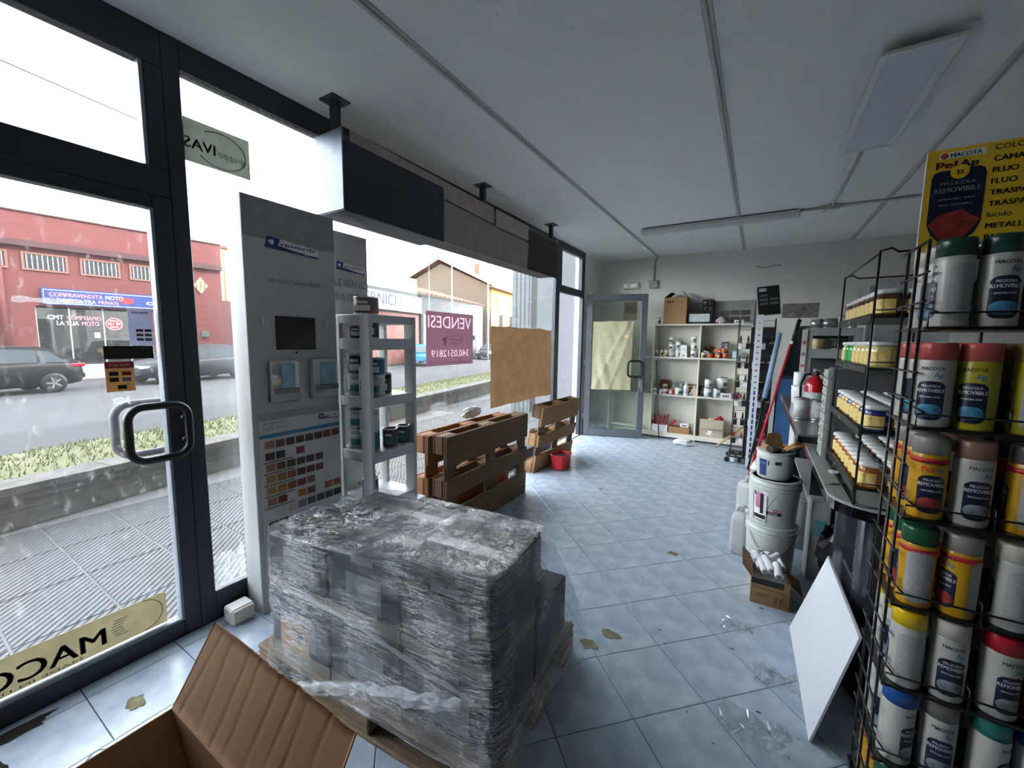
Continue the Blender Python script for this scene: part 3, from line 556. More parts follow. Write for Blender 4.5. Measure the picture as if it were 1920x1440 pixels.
lettering(nx, 'nexi', M('slate print', (90, 92, 110), .6), (xt, .735, 1.597), NY, ZUP, .013, .055, bold=True)
for k in range(6): MB().box((xt-.001, .69+.03*(k % 2), 1.475+.02*(k//2)), (xt, .714+.03*(k % 2), 1.488+.02*(k//2))).build('card_logo', [m_print_g, M('dusty red', (150, 100, 96), .6), M('slate print', (90, 92, 110))][k//2], nx)
for k, (y, z, hh, ww, lb_) in enumerate(((.44, 1.63, .02, .20, 'smeared white tape residue across the upper door glass'), (.945, 2.24, .15, .05, 'torn clear tape strip hanging under the grey sticker'), (.62, 1.21, .03, .06, 'crumpled white tape remnant below the tan sticker'), (1.0, .25, .17, .15, 'peeling frosted film at the foot of the narrow glass'))):
    m = MB(); m.grid(12, 5, lambda u, v: (XG+.002+.004*abs(noise.noise((u*6, v*6, k))), y+ww*(u-.5)+.01*noise.noise((u*3, v*5, k+4)), z+hh*(v-.5)*(1+.8*noise.noise((u*5, 1, k)))), False)
    tag(m.build('tape_remnant', glass_mat('tape%d' % k, .75, (.9, .92, .93), .1, 40, base=.25)), lb_, 'tape')
vd = thing('sale_notice', 'mauve for-sale notice with mirrored VENDESI lettering on the window', 'sign', (XG, 2.88, 1.268))
m_mv = TM('mauve notice', (124, 86, 100), .3, .6, .03)
m_pi = TM('pale pink ink', (200, 166, 178), .5)
cutout_sheet(vd, XG+.0006, 2.552, 3.21, 1.268, 1.738, m_mv, m_pi, (('VENDESI', 3.18, 1.60, .105, .60), ('340.0512819', 3.14, 1.345, .062, .52)))
lettering(vd, 'www.immobiliareviareggioversilia.it', m_pi, (xt, 3.17, 1.285), NY, ZUP, .02, .58)
for k, s in enumerate(('IMMOBILIARE', 'VIAREGGIO', '& VERSILIA')): lettering(vd, s, m_pi, (xt, 3.03, 1.525-.035*k), NY, ZUP, .018, .19)
m = MB(); m.tube([(xt, y, z) for y, z in ((3.05, 1.56), (2.80, 1.56), (2.80, 1.44), (3.05, 1.44))], .0012, 4, True); m.build('logo_frame', m_pi, vd)
m = MB(); m.add([(xt, 2.80+.045*math.cos(t*.9)*(1 if t % 2 else .5), 1.49+.05*math.sin(t*.9)*(1 if t % 2 else .5)) for t in range(7)], [tuple(range(7))]); m.build('shell_emblem', m_pi, vd)
m = MB(); m.grid(30, 24, lambda u, v: (XWIN-.02+.012*noise.noise((u*4, v*4, 2))+.004*noise.noise((u*14, v*12, 7)), 3.51+1.46*u+.02*noise.noise((v*5, 0, u*3)), .775+.87*v+.012*noise.noise((u*6, 5, 1))), True)
tag(m.build('brown_paper', TM('brown wrapping paper', (150, 116, 82), .16, .85, .16, 9)), 'large brown paper sheet taped over the lower window', 'paper')
# ---- hanging fascia box on three ceiling posts
hb = thing('fascia_box', 'long dark hanging box patched with grey card under the ceiling', 'box', (-2.17, 3.0, ZC))
m_navy = M('navy sheet metal', (40, 46, 58), .5, .2, .1, 12)
m_gcard = M('grey card patch', (152, 142, 134), .9, 0, .08, 14)
MB().bbox((-2.32, 1.565, 2.245), (-2.10, 4.42, 2.66), .006).build('box_body', M('grey brown board', (112, 104, 98), .9, 0, .06), hb)
MB().bbox((-2.09, 1.558, 2.235), (-2.078, 2.42, 2.62), .003).build('front_panel', m_navy, hb); MB().bbox((-2.33, 1.553, 2.235), (-2.078, 1.563, 2.68), .003).build('end_panel', M('blue grey end', (96, 108, 124), .45, .2), hb); MB().bbox((-2.33, 1.56, 2.228), (-2.078, 2.42, 2.238), .003).build('bottom_panel', m_navy, hb)
m = MB(); m.prism([(2.43, 2.235), (3.72, 2.225), (3.74, 2.49), (3.3, 2.50), (2.9, 2.52), (2.43, 2.535)], (-2.099, 0, 0), YD, ZUP, XW, .012); m.build('lower_card', m_gcard, hb)
m = MB(); m.prism([(1.62, 2.62), (2.45, 2.55), (3.1, 2.53), (3.1, 2.665), (1.62, 2.69)], (-2.099, 0, 0), YD, ZUP, XW, .009); m.build('upper_card', M('grey card strip', (170, 158, 148), .9, 0, .08, 14), hb)
m = MB(); m.prism([(3.14, 2.52), (3.75, 2.52), (3.75, 2.66), (3.14, 2.665)], (-2.099, 0, 0), YD, ZUP, XW, .010); m.build('upper_card', MATS['grey card strip'], hb)
MB().bbox((-2.10, 3.74, 2.232), (-2.086, 4.425, 2.63), .003).build('dark_card', M('charcoal card', (58, 54, 54), .9), hb)
for y in (1.58, 3.04, 4.42):
    MB().bbox((-2.19, y-.022, 2.6), (-2.145, y+.022, ZC-.008), .003).build('hanger_post', m_frame, hb); MB().bbox((-2.23, y-.06, ZC-.008), (-2.105, y+.06, ZC), .002).build('fixing_plate', m_frame, hb)
MB().tube([(-2.12, 4.45, 2.78), (-2.10, 4.47, 2.72), (-2.13, 4.5, 2.68), (-2.11, 4.46, 2.62)], .004, 6).build('loose_cable', m_white, hb)
# ---- display tower with colour chart
def tower(loc, label, y0, y1, x0, x1, h):
    t = thing('display_tower', label, 'display', loc)
    MB().bbox((x0+.012, y0, 0), (x1, y1, h), .003).build('body', m_lam, t); MB().bbox((x0, y0+.003, 0), (x0+.012, y1-.003, h-.004), .002).build('back_panel', M('grey back board', (150, 156, 160), .6), t)
    return t
def logo(t, x, y0, z0, w, h):
    m = MB(); m.prism([(0, .02*w), (.04*w, h), (w, h*.62), (w*.98, -.0), (.6*w, .1*h)], (x, y0, z0), YD, ZUP, XW, .0012); lg = m.build('logo_plate', m_print_w, t)
    m = MB(); m.prism([(0, .02*w), (.04*w, h), (.27*w, h*.9), (.22*w, .35*h), (.62*w, .12*h), (.98*w, .02*h), (.98*w, -.14*h), (.6*w, -.06*h)], (x+.0012, y0, z0), YD, ZUP, XW, .0006); m.build('logo_mark', m_print_b, lg)
    m = MB(); m.add([(x+.0025, y0+w*(.12+.06*math.cos(k)*(.6+.5*(k % 2))), z0+h*(.55+.22*math.sin(k))) for k in range(7)], [tuple(range(7))]); m.build('horse_mark', m_print_w, lg)
    lettering(lg, 'rioverde', m_print_b, (x+.002, y0+.28*w, z0+.38*h), YD, (ZUP-YD*0-Vector((0, 0, 0))), .26*h, .66*w, bold=True); lettering(lg, 'RENNER', m_print_w, (x+.0026, y0+.7*w, z0+.0*h), YD, ZUP, .1*h, .24*w)
X1 = -2.20
t1 = tower((-2.28, 1.31, 0), 'tall white display tower with screen, leaflet holders and colour chart', 1.06, 1.566, -2.36, X1, 2.2)
MB().box((X1, 1.061, 2.0), (X1+.0015, 1.565, 2.197)).build('dark_header', M('grey header', (150, 152, 154), .55), t1)
logo(t1, X1+.002, 1.165, 1.955, .30, .065)
lettering(t1, 'vernicirioverde.it', m_print_g, (X1+.002, 1.168, 1.785), YD, ZUP, .030, .30)
sc_ = MB().bbox((X1-.01, 1.20, 1.432), (X1+.004, 1.427, 1.612), .002).build('screen', M('dark screen', (10, 14, 26), .12), t1)
for y in (1.135, 1.497): MB().bbox((X1, y-.005, 1.555), (X1+.006, y+.005, 1.612), .002).build('slot_pull', m_print_w, t1)
MB().lathe([(.006, 0), (.006, .004)], 10, mat=Matrix.Translation((X1, 1.31, 1.416)) @ Matrix.Rotation(PI/2, 4, 'Y')).build('screw_head', m_black, t1)
for y0, y1 in ((1.145, 1.30), (1.375, 1.545)):
    hd = MB().bbox((X1, y0, 1.15), (X1+.045, y1, 1.37), .004).build('leaflet_holder', glass_mat('acrylic', .1, (.9, .95, .97), .12) if 'acrylic' not in MATS else MATS['acrylic'], t1)
    for k in range(4): MB().box((X1+.005+.008*k, y0+.006, 1.157), (X1+.011+.008*k, y1-.006, 1.375)).build('leaflet', m_white, hd)
    MB().box((X1+.0465, y0+.05, 1.23), (X1+.047, y1-.03, 1.36)).build('leaflet_picture', M('pale blue print', (150, 190, 206), .5, 0, .3, 20), hd); MB().box((X1+.0465, y0+.01, 1.20), (X1+.047, y1-.01, 1.226)).build('leaflet_caption', m_print_g, hd)
ch = MB().box((X1, 1.085, .075), (X1+.006, 1.563, 1.10)).build('colour_chart', M('chart paper', (214, 216, 216), .5, 0, .02), t1)
xc = X1+.0065
MB().box((xc, 1.087, 1.06), (xc+.0006, 1.561, 1.098)).build('chart_header', M('grey band', (168, 170, 170), .5), ch); MB().box((xc, 1.087, .965), (xc+.0006, 1.561, .985)).build('chart_stripe', M('cyan band', (60, 140, 180), .5), ch)
lettering(ch, 'LE VERNICI', m_print_g, (xc+.001, 1.105, 1.035), YD, ZUP, .016, .12); lettering(ch, 'PER IL LEGNO', m_print_g, (xc+.001, 1.105, 1.005), YD, ZUP, .016, .14); logo(ch, xc, 1.42, 1.02, .13, .034)
swc = [['b08050', '5e4030', '40302e', '3a2a28', '35292a', '36292a', '7a4a34', '6e4034'], ['5a2a2c', '26262c', None, '7a2430'], ['a58458', '5c4028', '4a3028', '3e2a2a', '3a2a2c', '602e2e', 'd8d8d6'], ['a88858', 'a06c34', '8a5430', '4a2c24', '5c2e26', '784238', 'd8d8d6'], ['a8884e', 'b07c38', '94542c', '70302e', '8a504a'], ['a0705c', '782c30', None, 'b06a34', '6c362a', None, '9c5a30', '9a6034'], ['d8d8d8', 'd6d2cc', 'c4bcae', '80828e', '4a5056', '3c4046', '3a3e44', '3a3a40'], ['1e1f24', '1c1c20'], ['d8d8d6', 'c2b8a6', 'd8be30', 'a02a38', '2c3448', '262c38', '2a2e3a', '4a4a52'], ['cfcfca', 'c2b078'], ['c8c48e', None, 'b8c0c8'], ['5c7a6a', '86947c', '40585a']]
for r, row in enumerate(swc):
    z = .925-.063*r-(.006 if r > 6 else 0)
    for c, hx in enumerate(row):
        if hx is None: continue
        rgb = tuple(int(hx[i:i+2], 16) for i in (0, 2, 4))
        MB().box((xc, 1.112+.056*c, z-.018), (xc+.0022, 1.112+.056*c+.048, z+.022)).build('swatch', M('swatch '+hx, rgb, .45), ch)
    if r in (1, 2, 3, 4, 5, 7, 9, 10): MB().box((xc, 1.10, z-.034), (xc+.0006, 1.10+.16, z-.026)).build('caption_bar', m_print_g, ch)
# ---- second tower and the shelf unit in front of it
t2 = tower((-2.33, 1.75, 0), 'narrow white display tower behind the shelf unit, lettered LE VERNICI', 1.64, 1.90, -2.36, -2.315, 2.17)
X2 = -2.313
logo(t2, X2, 1.655, 1.93, .22, .055)
lettering(t2, 'LE VERNICI', m_print_g, (X2+.002, 1.645, 1.83), YD, ZUP, .045, .25); lettering(t2, 'SUL LEGNO', m_print_g, (X2+.002, 1.645, 1.745), YD, ZUP, .045, .245)
su = thing('display_shelf', 'white ladder-sided shelf unit loaded with paint cans by the window', 'shelf', (-2.12, 1.80, 0))
SX0, SX1, SY0, SY1 = -2.30, -1.955, 1.605, 1.985
LV = [(.05, .12), (.41, .475), (.735, .80), (1.08, 1.142), (1.43, 1.498)]
for ya, yb2 in ((SY0, SY0+.025), (SY1-.025, SY1)):
    for xa, xb in ((SX0, SX0+.07), (SX1-.085, SX1)): MB().bbox((xa, ya, 0), (xb, yb2, 1.641), .002).build('post', m_lam, su)
    for z0, z1 in LV+[(1.592, 1.641)]: MB().bbox((SX0+.07, ya+.001, z0), (SX1-.085, yb2-.001, z1), .002).build('side_rail', m_lam, su)
for z0, z1 in LV:
    MB().bbox((SX0, SY0+.025, z1-.018), (SX1-.02, SY1-.025, z1), .002).build('shelf_board', m_lam, su); MB().bbox((SX1-.02, SY0+.025, z0), (SX1-.001, SY1-.025, z1+.002), .002).build('front_lip', m_lam, su)
for xa, xb in ((SX0, SX0+.02), (SX1-.02, SX1)): MB().bbox((xa, SY0+.025, 1.592), (xb, SY1-.025, 1.641), .002).build('top_rail', m_lam, su)
MB().bbox((SX0+.01, SY0+.02, 1.638), (SX1-.05, SY0+.20, 1.646), .002).build('top_board', m_lam, su)
for z in (.60, .95, 1.30): MB().lathe([(.006, 0), (.006, .003)], 8, mat=Matrix.Translation((SX1-.12, SY0, z)) @ Matrix.Rotation(PI/2, 4, 'X')).build('screw_head', m_black, su)
# ---- paint cans (shared meshes)
CM = {}
def paint_can(label, loc, r, h, lab, group, top=m_steel, body=m_steel, cat='can', rz=0, two=None, name='paint_can', lid_in=True, band=(.08, .92)):
    k = (round(r, 4), round(h, 4), band)
    if k not in CM:
        b = MB().lathe([(r*.97, 0), (r, .003), (r*.985, .008), (r*.985, h-.008), (r*1.02, h-.005), (r*1.02, h), (r*.93, h), (r*.92, h-.006)], 22).mesh('can_body')
        l = MB().lathe([(r*.92, h-.006), (r*.80, h-.005), (r*.78, h-.009), (.001, h-.009)], 22).mesh('can_lid')
        q = MB().lathe([(r*.99, h*band[0]), (r*.99, h*band[1])], 22).mesh('can_label'); q.polygons.foreach_set('use_smooth', [True]*len(q.polygons))
        p = MB(); a0 = -2.0
        p.grid(9, 2, lambda u, v: (r*1.0*math.cos(a0+1.2*u), r*1.0*math.sin(a0+1.2*u), h*(.2+.32*v))); p = p.mesh('label_panel')
        s = MB(); s.grid(9, 2, lambda u, v: (r*1.0*math.cos(a0+.15+.9*u), r*1.0*math.sin(a0+.15+.9*u), h*(.62+.13*v))); s = s.mesh('label_title')
        CM[k] = (b, l, q, p, s)
    b, l, q, p, s = CM[k]; t = thing(name, label, cat, loc, rz, group)
    put('can_body', b, body, t); put('lid', l, top, t); put('label', q, lab, t)
    if two: put('label_panel', p, two, t); put('label_title', s, m_print_w if lab is not m_white else m_print_k, t)
    return t
m_teal = M('teal label', (66, 128, 132), .5, 0, .2, 60); m_lt = M('pale can label', (198, 202, 200), .5, 0, .06, 60); m_dk = M('dark slate label', (72, 76, 80), .5, 0, .15, 60); m_grn = M('dark green label', (36, 62, 54), .5, 0, .2, 60); m_brn = M('brown wood label', (120, 104, 96), .5, 0, .3, 40); m_blu = M('sea blue label', (48, 96, 140), .45, 0, .3, 30)
G = 'paint cans on the display shelf'
def sc2(nm, x, y, z, r, h, lab, txt, two=m_print_w, top=m_steel): paint_can(txt, (x, y, z), r, h, lab, G, top=top, two=two, rz=.4)
sc2(0, -2.10, 1.71, 1.646, .075, .105, m_brn, 'dark brown can with pale panel on top of the display shelf')
sc2(0, -2.16, 1.69, 1.498, .05, .082, m_brn, 'small brown can behind the upper cut-out of the shelf side'); sc2(0, -2.07, 1.69, 1.498, .04, .085, m_lt, 'small pale can behind the upper cut-out of the shelf side', m_dk)
sc2(0, -2.0, 1.665, 1.498, .042, .125, m_dk, 'dark can at the front corner of the highest shelf level')
sc2(0, -2.18, 1.69, 1.142, .055, .13, m_lt, 'pale can at the back of the second shelf level', m_teal); sc2(0, -2.18, 1.69, 1.272, .055, .13, m_dk, 'dark can stacked at the back of the second shelf level'); sc2(0, -2.085, 1.68, 1.142, .042, .19, m_lt, 'slim pale can on the second shelf level', m_dk)
sc2(0, -2.01, 1.70, 1.142, .05, .13, m_lt, 'pale can with teal panel at the front of the second shelf level', m_teal); sc2(0, -2.01, 1.70, 1.272, .052, .11, m_blu, 'sea blue can stacked at the front of the second shelf level'); sc2(0, -2.05, 1.80, 1.142, .042, .14, m_grn, 'dark green can standing behind the sea blue one'); 
sc2(0, -2.18, 1.69, .80, .06, .125, m_lt, 'pale teal-lettered can at the back of the third shelf level', m_teal); sc2(0, -2.18, 1.69, .925, .06, .125, m_lt, 'pale can stacked second at the back of the third shelf level', m_teal); sc2(0, -2.07, 1.69, .80, .06, .125, m_teal, 'teal can low in the side opening of the third shelf level'); sc2(0, -2.07, 1.69, .925, .06, .125, m_lt, 'pale can stacked on the teal one in the side opening', m_teal)
sc2(0, -2.01, 1.80, .80, .048, .125, m_dk, 'slate can near the middle of the third shelf level', m_teal); sc2(0, -2.01, 1.912, .80, .045, .125, m_dk, 'slate can standing alone at the right of the third shelf level', m_teal, m_white)
sc2(0, -2.09, 1.70, .475, .05, .13, m_teal, 'teal can on the lowest visible shelf level', m_lt)
# junction box on the floor beside the tower
jb = thing('junction_box', 'white plastic junction box on the floor by the display tower', 'box', (-2.27, .97, 0))
MB().bbox((-2.325, .925, .0), (-2.235, 1.035, .085), .008).build('box_body', m_white, jb); MB().bbox((-2.237, .93, .006), (-2.222, 1.03, .08), .004).build('box_cover', M('yellowed cover', (206, 202, 190), .5), jb)
# ================================================================== PALLETS, WRAPPED LOAD, CARTON
def pallet(label, loc, rot, L=1.2, W=.8, wood=m_wood, k=1.0, group=None, wood2=None):
    """lies flat: x length, y width, z up (deck on top)"""
    t = thing('pallet', label, 'pallet', loc, 0, group); t.rotation_euler = rot; wood2 = wood2 or wood
    def bx(n, a, b): MB().bbox(a, b, .006).build(n, wood2 if n != 'deck_plank' and random.random() < .6 else wood, t, False)
    bw = .145*W/.8
    for y in (-W/2, -bw/2, W/2-bw): bx('bottom_plank', (-L/2, y, 0), (L/2, y+bw, .022))
    for x in (-L/2, -.0725, L/2-.145):
        for y in (-W/2, -bw/2, W/2-bw): bx('block', (x, y+.002, .022), (x+.145, y+bw-.002, .10))
        bx('cross_plank', (x+.004, -W/2, .10), (x+.141, W/2, .122))
    for i, (y, w2) in enumerate(((-W/2, .145), (-.27*W/.8, .10), (-.0725, .145), (.17*W/.8, .10), (W/2-.145, .145))): bx('deck_plank', (-L/2, y, .122), (L/2, y+w2, .144))
    return t
# two pallets on their long edge against the window (underside to the room)
# local z (deck) -> -X world, local y -> +Z, local x -> +Y
def standing(t, o, lean, yaw=0):
    Rm = Matrix.Rotation(yaw, 4, 'Z') @ Matrix.Rotation(-lean, 4, 'Y') @ Matrix(((0, 0, -1, 0), (1, 0, 0, 0), (0, 1, 0, 0), (0, 0, 0, 1)))
    t.rotation_euler = Rm.to_euler(); t.location = o
p1_ = pallet('dark wooden pallet standing on edge in front under the window', (0, 0, 0), (0, 0, 0), wood=m_wood_d); standing(p1_, (-2.02, 2.80, .4), math.radians(1.2))
p2_ = pallet('brown wooden pallet standing behind the dark one at the window', (0, 0, 0), (0, 0, 0), 1.16, .79, wood=M('red brown pallet wood', (128, 88, 58), .85, 0, .25, 10, .2, (1, 9, 9))); standing(p2_, (-2.185, 2.76, .395), math.radians(1.0))
p3_ = pallet('light wooden pallet leaning by the rear doorway above the red dustpan', (0, 0, 0), (0, 0, 0), .95, .8, wood=m_wood, wood2=m_wood_d); standing(p3_, (-2.145, 4.42, .395), math.radians(9), math.radians(-3))
tgl = MB().box((-.06, -.045, 0), (.06, .045, .001)); lbp = tgl.build('paper_label', m_print_w, p3_, False); lbp.location = (-.40, .06, -.0018); 
for k in range(9): MB().box((-.05+.011*k, -.03, -.0004), (-.045+.011*k+.003*(k % 3), .03, 0)).build('barcode_bar', m_print_k, lbp, False)
# crumpled clear film on the standing pallets
def crumple(name, label, cat, loc, s, mat, seed=1, n=(22, 14), flat=1.0, amp=.55):
    m = MB()
    def f(u, v):
        th = 2*PI*u; ph = PI*(v-.5); r = 1+amp*noise.noise((math.cos(th)*2.1*math.cos(ph)+seed, math.sin(th)*2.1*math.cos(ph), math.sin(ph)*2.1))+.35*amp*noise.noise((math.cos(th)*6+seed, math.sin(th)*6, ph*5))
        return (loc[0]+s[0]*r*math.cos(ph)*math.cos(th), loc[1]+s[1]*r*math.cos(ph)*math.sin(th), max(loc[2]+.001, loc[2]+s[2]*(1+r*math.sin(ph))*flat))
    m.grid(n[0], n[1], f, False, True); return tag(m.build(name, mat), label, cat)
m_bag = M('white plastic film', (222, 226, 230), .3, 0, .05, 30, .3)
m_clear = glass_mat('clear crumpled film', .3, (.98, .985, .99), .16, 18, (1, 1, 4), .5, .75, .12, .03)
crumple('plastic_bag', 'white crumpled plastic bag on top of the standing pallets', 'bag', (-2.2, 2.93, .79), (.035, .13, .05), m_bag, 3)
crumple('plastic_bag', 'small white film scrap at the right end of the dark pallet', 'bag', (-1.95, 3.3, .145), (.03, .08, .04), m_bag, 5)
crumple('plastic_bag', 'crumpled white bag on the pavement outside behind the pallets', 'bag', (-3.3, 4.35, -.05), (.28, .3, .19), m_bag, 9)
# red dustpan-like tub
rt = thing('red_tub', 'bright red plastic tub on the tiles before the light pallet', 'tub', (-1.90, 4.28, 0))
m = MB(); m.grid(28, 8, lambda u, v: ((.075+.02*v)*math.copysign(abs(math.cos(2*PI*u))**.5, math.cos(2*PI*u)), (.11+.025*v)*math.copysign(abs(math.sin(2*PI*u))**.5, math.sin(2*PI*u)), .012+.17*v), True, True); m.f.append(tuple(range(27, -1, -1))); m.sm.append(False); m.build('tub_body', m_red, rt, False)
m = MB(); m.tube([((.097)*math.copysign(abs(math.cos(2*PI*u/28))**.5, math.cos(2*PI*u/28)), .137*math.copysign(abs(math.sin(2*PI*u/28))**.5, math.sin(2*PI*u/28)), .183) for u in range(28)], .006, 6, True); m.build('rim', m_red, rt, False)
MB().lathe([(.07, .15), (.07, .16), (.001, .165)], 20).build('grey_content', M('dark contents', (60, 58, 56), .9), rt, False)
# ---- wrapped load on its pallet
PC = (-1.245, 1.285); PRZ = math.radians(4)
pallet('worn grey-brown pallet under the film-wrapped cartons', (PC[0], PC[1], 0), (0, 0, PRZ), wood=M('grey pallet wood', (120, 104, 84), .88, 0, .3, 9, .25, (1, 9, 9)))
m_bx = M('charcoal carton', (34, 37, 44), .6, 0, .12, 10); m_bx2 = M('navy carton', (40, 46, 58), .6, 0, .1, 10); m_bxg = M('beige carton', (112, 106, 98), .8, 0, .08, 20)
ci = 0
rows = ('front', 'back'); cols = ('left', 'middle', 'right')
for lev in range(2):
    for iy in range(2):
        for ix in range(3):
            hgt = .29 if lev == 0 else (.325 if (ix == 2 and iy == 0) else .27 if (ix == 1 and iy == 0) else .235 if iy == 0 else .21)
            z0 = .145 if lev == 0 else .437
            c = thing('wrapped_carton', '%s carton, %s %s of the %s layer inside the film' % ('charcoal' if (ix+iy+lev) % 2 else 'navy', rows[iy], cols[ix], ('lower', 'upper')[lev]), 'carton', (0, 0, 0), 0, 'cartons wrapped on the pallet')
            lx, ly = -.335+.37*ix, -.21+.345*iy; hw, hd = .18, .168
            if lev == 1 and iy == 1: hd = .14; ly -= .028
            if lev == 1 and iy == 1 and ix == 2: hw = .13; lx -= .05
            q = Matrix.Rotation(PRZ, 4, 'Z') @ Vector((lx, ly, 0)); c.location = (PC[0]+q.x, PC[1]+q.y, z0); c.rotation_euler = (0, 0, PRZ)
            MB().bbox((-hw, -hd, 0), (hw, hd, hgt), .006).build('carton_body', m_bx if (ix+iy+lev) % 2 else m_bx2, c, False)
            MB().box((-hw-.001, -hd-.001, .0), (hw+.001, hd+.001, .045)).build('base_band', m_bxg, c, False)
            if iy == 0:
                MB().box((-.08, -.1695, .07), (.10, -.1688, .20)).build('label_panel', M('grey label', (104, 108, 114), .6), c, False)
                lettering(c, 'toptabs', m_print_k, (.02, -.1697, .215), XW, ZUP, .022, .11, bold=True, world=False)
                MB().box((-.05, -.1697, .245), (.06, -.1692, .268)).build('logo_mark', M('pale mark', (110, 116, 124), .6), c, False)
            if lev == 0 and iy == 0 and ix == 0: MB().box((-.12, -.1705, .03), (.06, -.1697, .17)).build('beige_panel', m_card, c, False); tr = MB(); tr.prism([(0, .06), (.085, .045), (.045, -.03)], (-.05, -.1707, .09), XW, ZUP, YD, .0004); tr.build('triangle_mark', m_print_k, c, False)
            MB().box((-hw, -.03, hgt), (hw, .03, hgt+.0006)).build('packing_tape', M('brown tape', (70, 64, 58), .3), c, False)
# film
def film_mat():
    m = bpy.data.materials.new('stretch film'); m.use_nodes = True; n = m.node_tree.nodes; L = m.node_tree.links; n.clear()
    out = n.new('ShaderNodeOutputMaterial'); tr_ = n.new('ShaderNodeBsdfTransparent'); tr_.inputs[0].default_value = (.93, .95, .97, 1)
    gl = n.new('ShaderNodeBsdfGlossy'); gl.inputs['Roughness'].default_value = .16
    tc = n.new('ShaderNodeTexCoord')
    def layer(scl, rot, sc, det, sharp):
        mp = n.new('ShaderNodeMapping'); mp.inputs['Scale'].default_value = scl; mp.inputs['Rotation'].default_value = rot; L.new(tc.outputs['Object'], mp.inputs[0])
        z = n.new('ShaderNodeTexNoise'); z.inputs['Scale'].default_value = sc; z.inputs['Detail'].default_value = det; z.inputs['Roughness'].default_value = .62; L.new(mp.outputs[0], z.inputs['Vector'])
        d = n.new('ShaderNodeMath'); d.operation = 'SUBTRACT'; d.inputs[1].default_value = .5; L.new(z.outputs[0], d.inputs[0])
        a_ = n.new('ShaderNodeMath'); a_.operation = 'ABSOLUTE'; L.new(d.outputs[0], a_.inputs[0])
        r = n.new('ShaderNodeMapRange'); r.inputs[1].default_value = sharp; r.inputs[2].default_value = 0; r.inputs[3].default_value = 0; r.inputs[4].default_value = 1; L.new(a_.outputs[0], r.inputs[0]); return z, r
    z1, r1 = layer((1.1, 1.1, 11), (.0, .16, .0), 4.5, 6, .02); z2, r2 = layer((1.0, 1.4, 15), (.10, .34, .3), 5.5, 6, .016); z3, r3 = layer((.7, 2.5, 6), (.3, .1, .9), 9, 5, .012)
    msk = n.new('ShaderNodeTexNoise'); msk.inputs['Scale'].default_value = 4.5; msk.inputs['Detail'].default_value = 3; L.new(tc.outputs['Object'], msk.inputs['Vector'])
    mk = n.new('ShaderNodeMapRange'); mk.inputs[1].default_value = .36; mk.inputs[2].default_value = .66; L.new(msk.outputs[0], mk.inputs[0])
    mx = n.new('ShaderNodeMath'); mx.operation = 'MAXIMUM'; L.new(r1.outputs[0], mx.inputs[0]); L.new(r2.outputs[0], mx.inputs[1])
    mx3 = n.new('ShaderNodeMath'); mx3.operation = 'MAXIMUM'; L.new(mx.outputs[0], mx3.inputs[0]); L.new(r3.outputs[0], mx3.inputs[1])
    ln = n.new('ShaderNodeMath'); ln.operation = 'MULTIPLY'; L.new(mx3.outputs[0], ln.inputs[0]); L.new(mk.outputs[0], ln.inputs[1])
    ad = n.new('ShaderNodeMath'); ad.operation = 'ADD'; L.new(z1.outputs[0], ad.inputs[0]); L.new(z2.outputs[0], ad.inputs[1])
    bp = n.new('ShaderNodeBump'); bp.inputs['Strength'].default_value = .9; bp.inputs['Distance'].default_value = .05; L.new(ad.outputs[0], bp.inputs['Height']); L.new(bp.outputs[0], gl.inputs['Normal'])
    gl.inputs['Roughness'].default_value = .1
    df = n.new('ShaderNodeBsdfDiffuse'); df.inputs[0].default_value = (.86, .9, .94, 1)  # white along the noise lines: the film's highlight streaks put into its colour
    rg = n.new('ShaderNodeMapRange'); rg.inputs[3].default_value = .06; rg.inputs[4].default_value = .20; L.new(mk.outputs[0], rg.inputs[0])
    s1 = n.new('ShaderNodeMixShader'); L.new(rg.outputs[0], s1.inputs[0]); L.new(tr_.outputs[0], s1.inputs[1]); L.new(gl.outputs[0], s1.inputs[2])
    rd = n.new('ShaderNodeMapRange'); rd.inputs[3].default_value = .02; rd.inputs[4].default_value = .95; L.new(ln.outputs[0], rd.inputs[0])
    g2 = n.new('ShaderNodeBsdfGlossy'); g2.inputs['Roughness'].default_value = .3; b2_ = n.new('ShaderNodeBump'); b2_.inputs['Distance'].default_value = .16; L.new(ad.outputs[0], b2_.inputs['Height']); L.new(b2_.outputs[0], g2.inputs['Normal'])
    s3 = n.new('ShaderNodeMixShader'); s3.inputs[0].default_value = .6; L.new(df.outputs[0], s3.inputs[1]); L.new(g2.outputs[0], s3.inputs[2])
    s2 = n.new('ShaderNodeMixShader'); L.new(rd.outputs[0], s2.inputs[0]); L.new(s1.outputs[0], s2.inputs[1]); L.new(s3.outputs[0], s2.inputs[2]); L.new(s2.outputs[0], out.inputs[0]); return m
m_film = film_mat()
fw = thing('stretch_film', 'clear stretch film wrapped round the cartons with a loose tail', 'film', (PC[0], PC[1], .1), PRZ)
def topz(x, y):
    z = .69+.075*max(0, min(1, (x-.10)*8))*max(0, min(1, (.11-y)*9))+.025*max(0, min(1, (x+.20)*8))*max(0, min(1, (.11-y)*9))-.035*max(0, min(1, (y-.09)*7))
    return z+.010*noise.noise((x*7, y*7, 1))
NU, NV = 260, 52
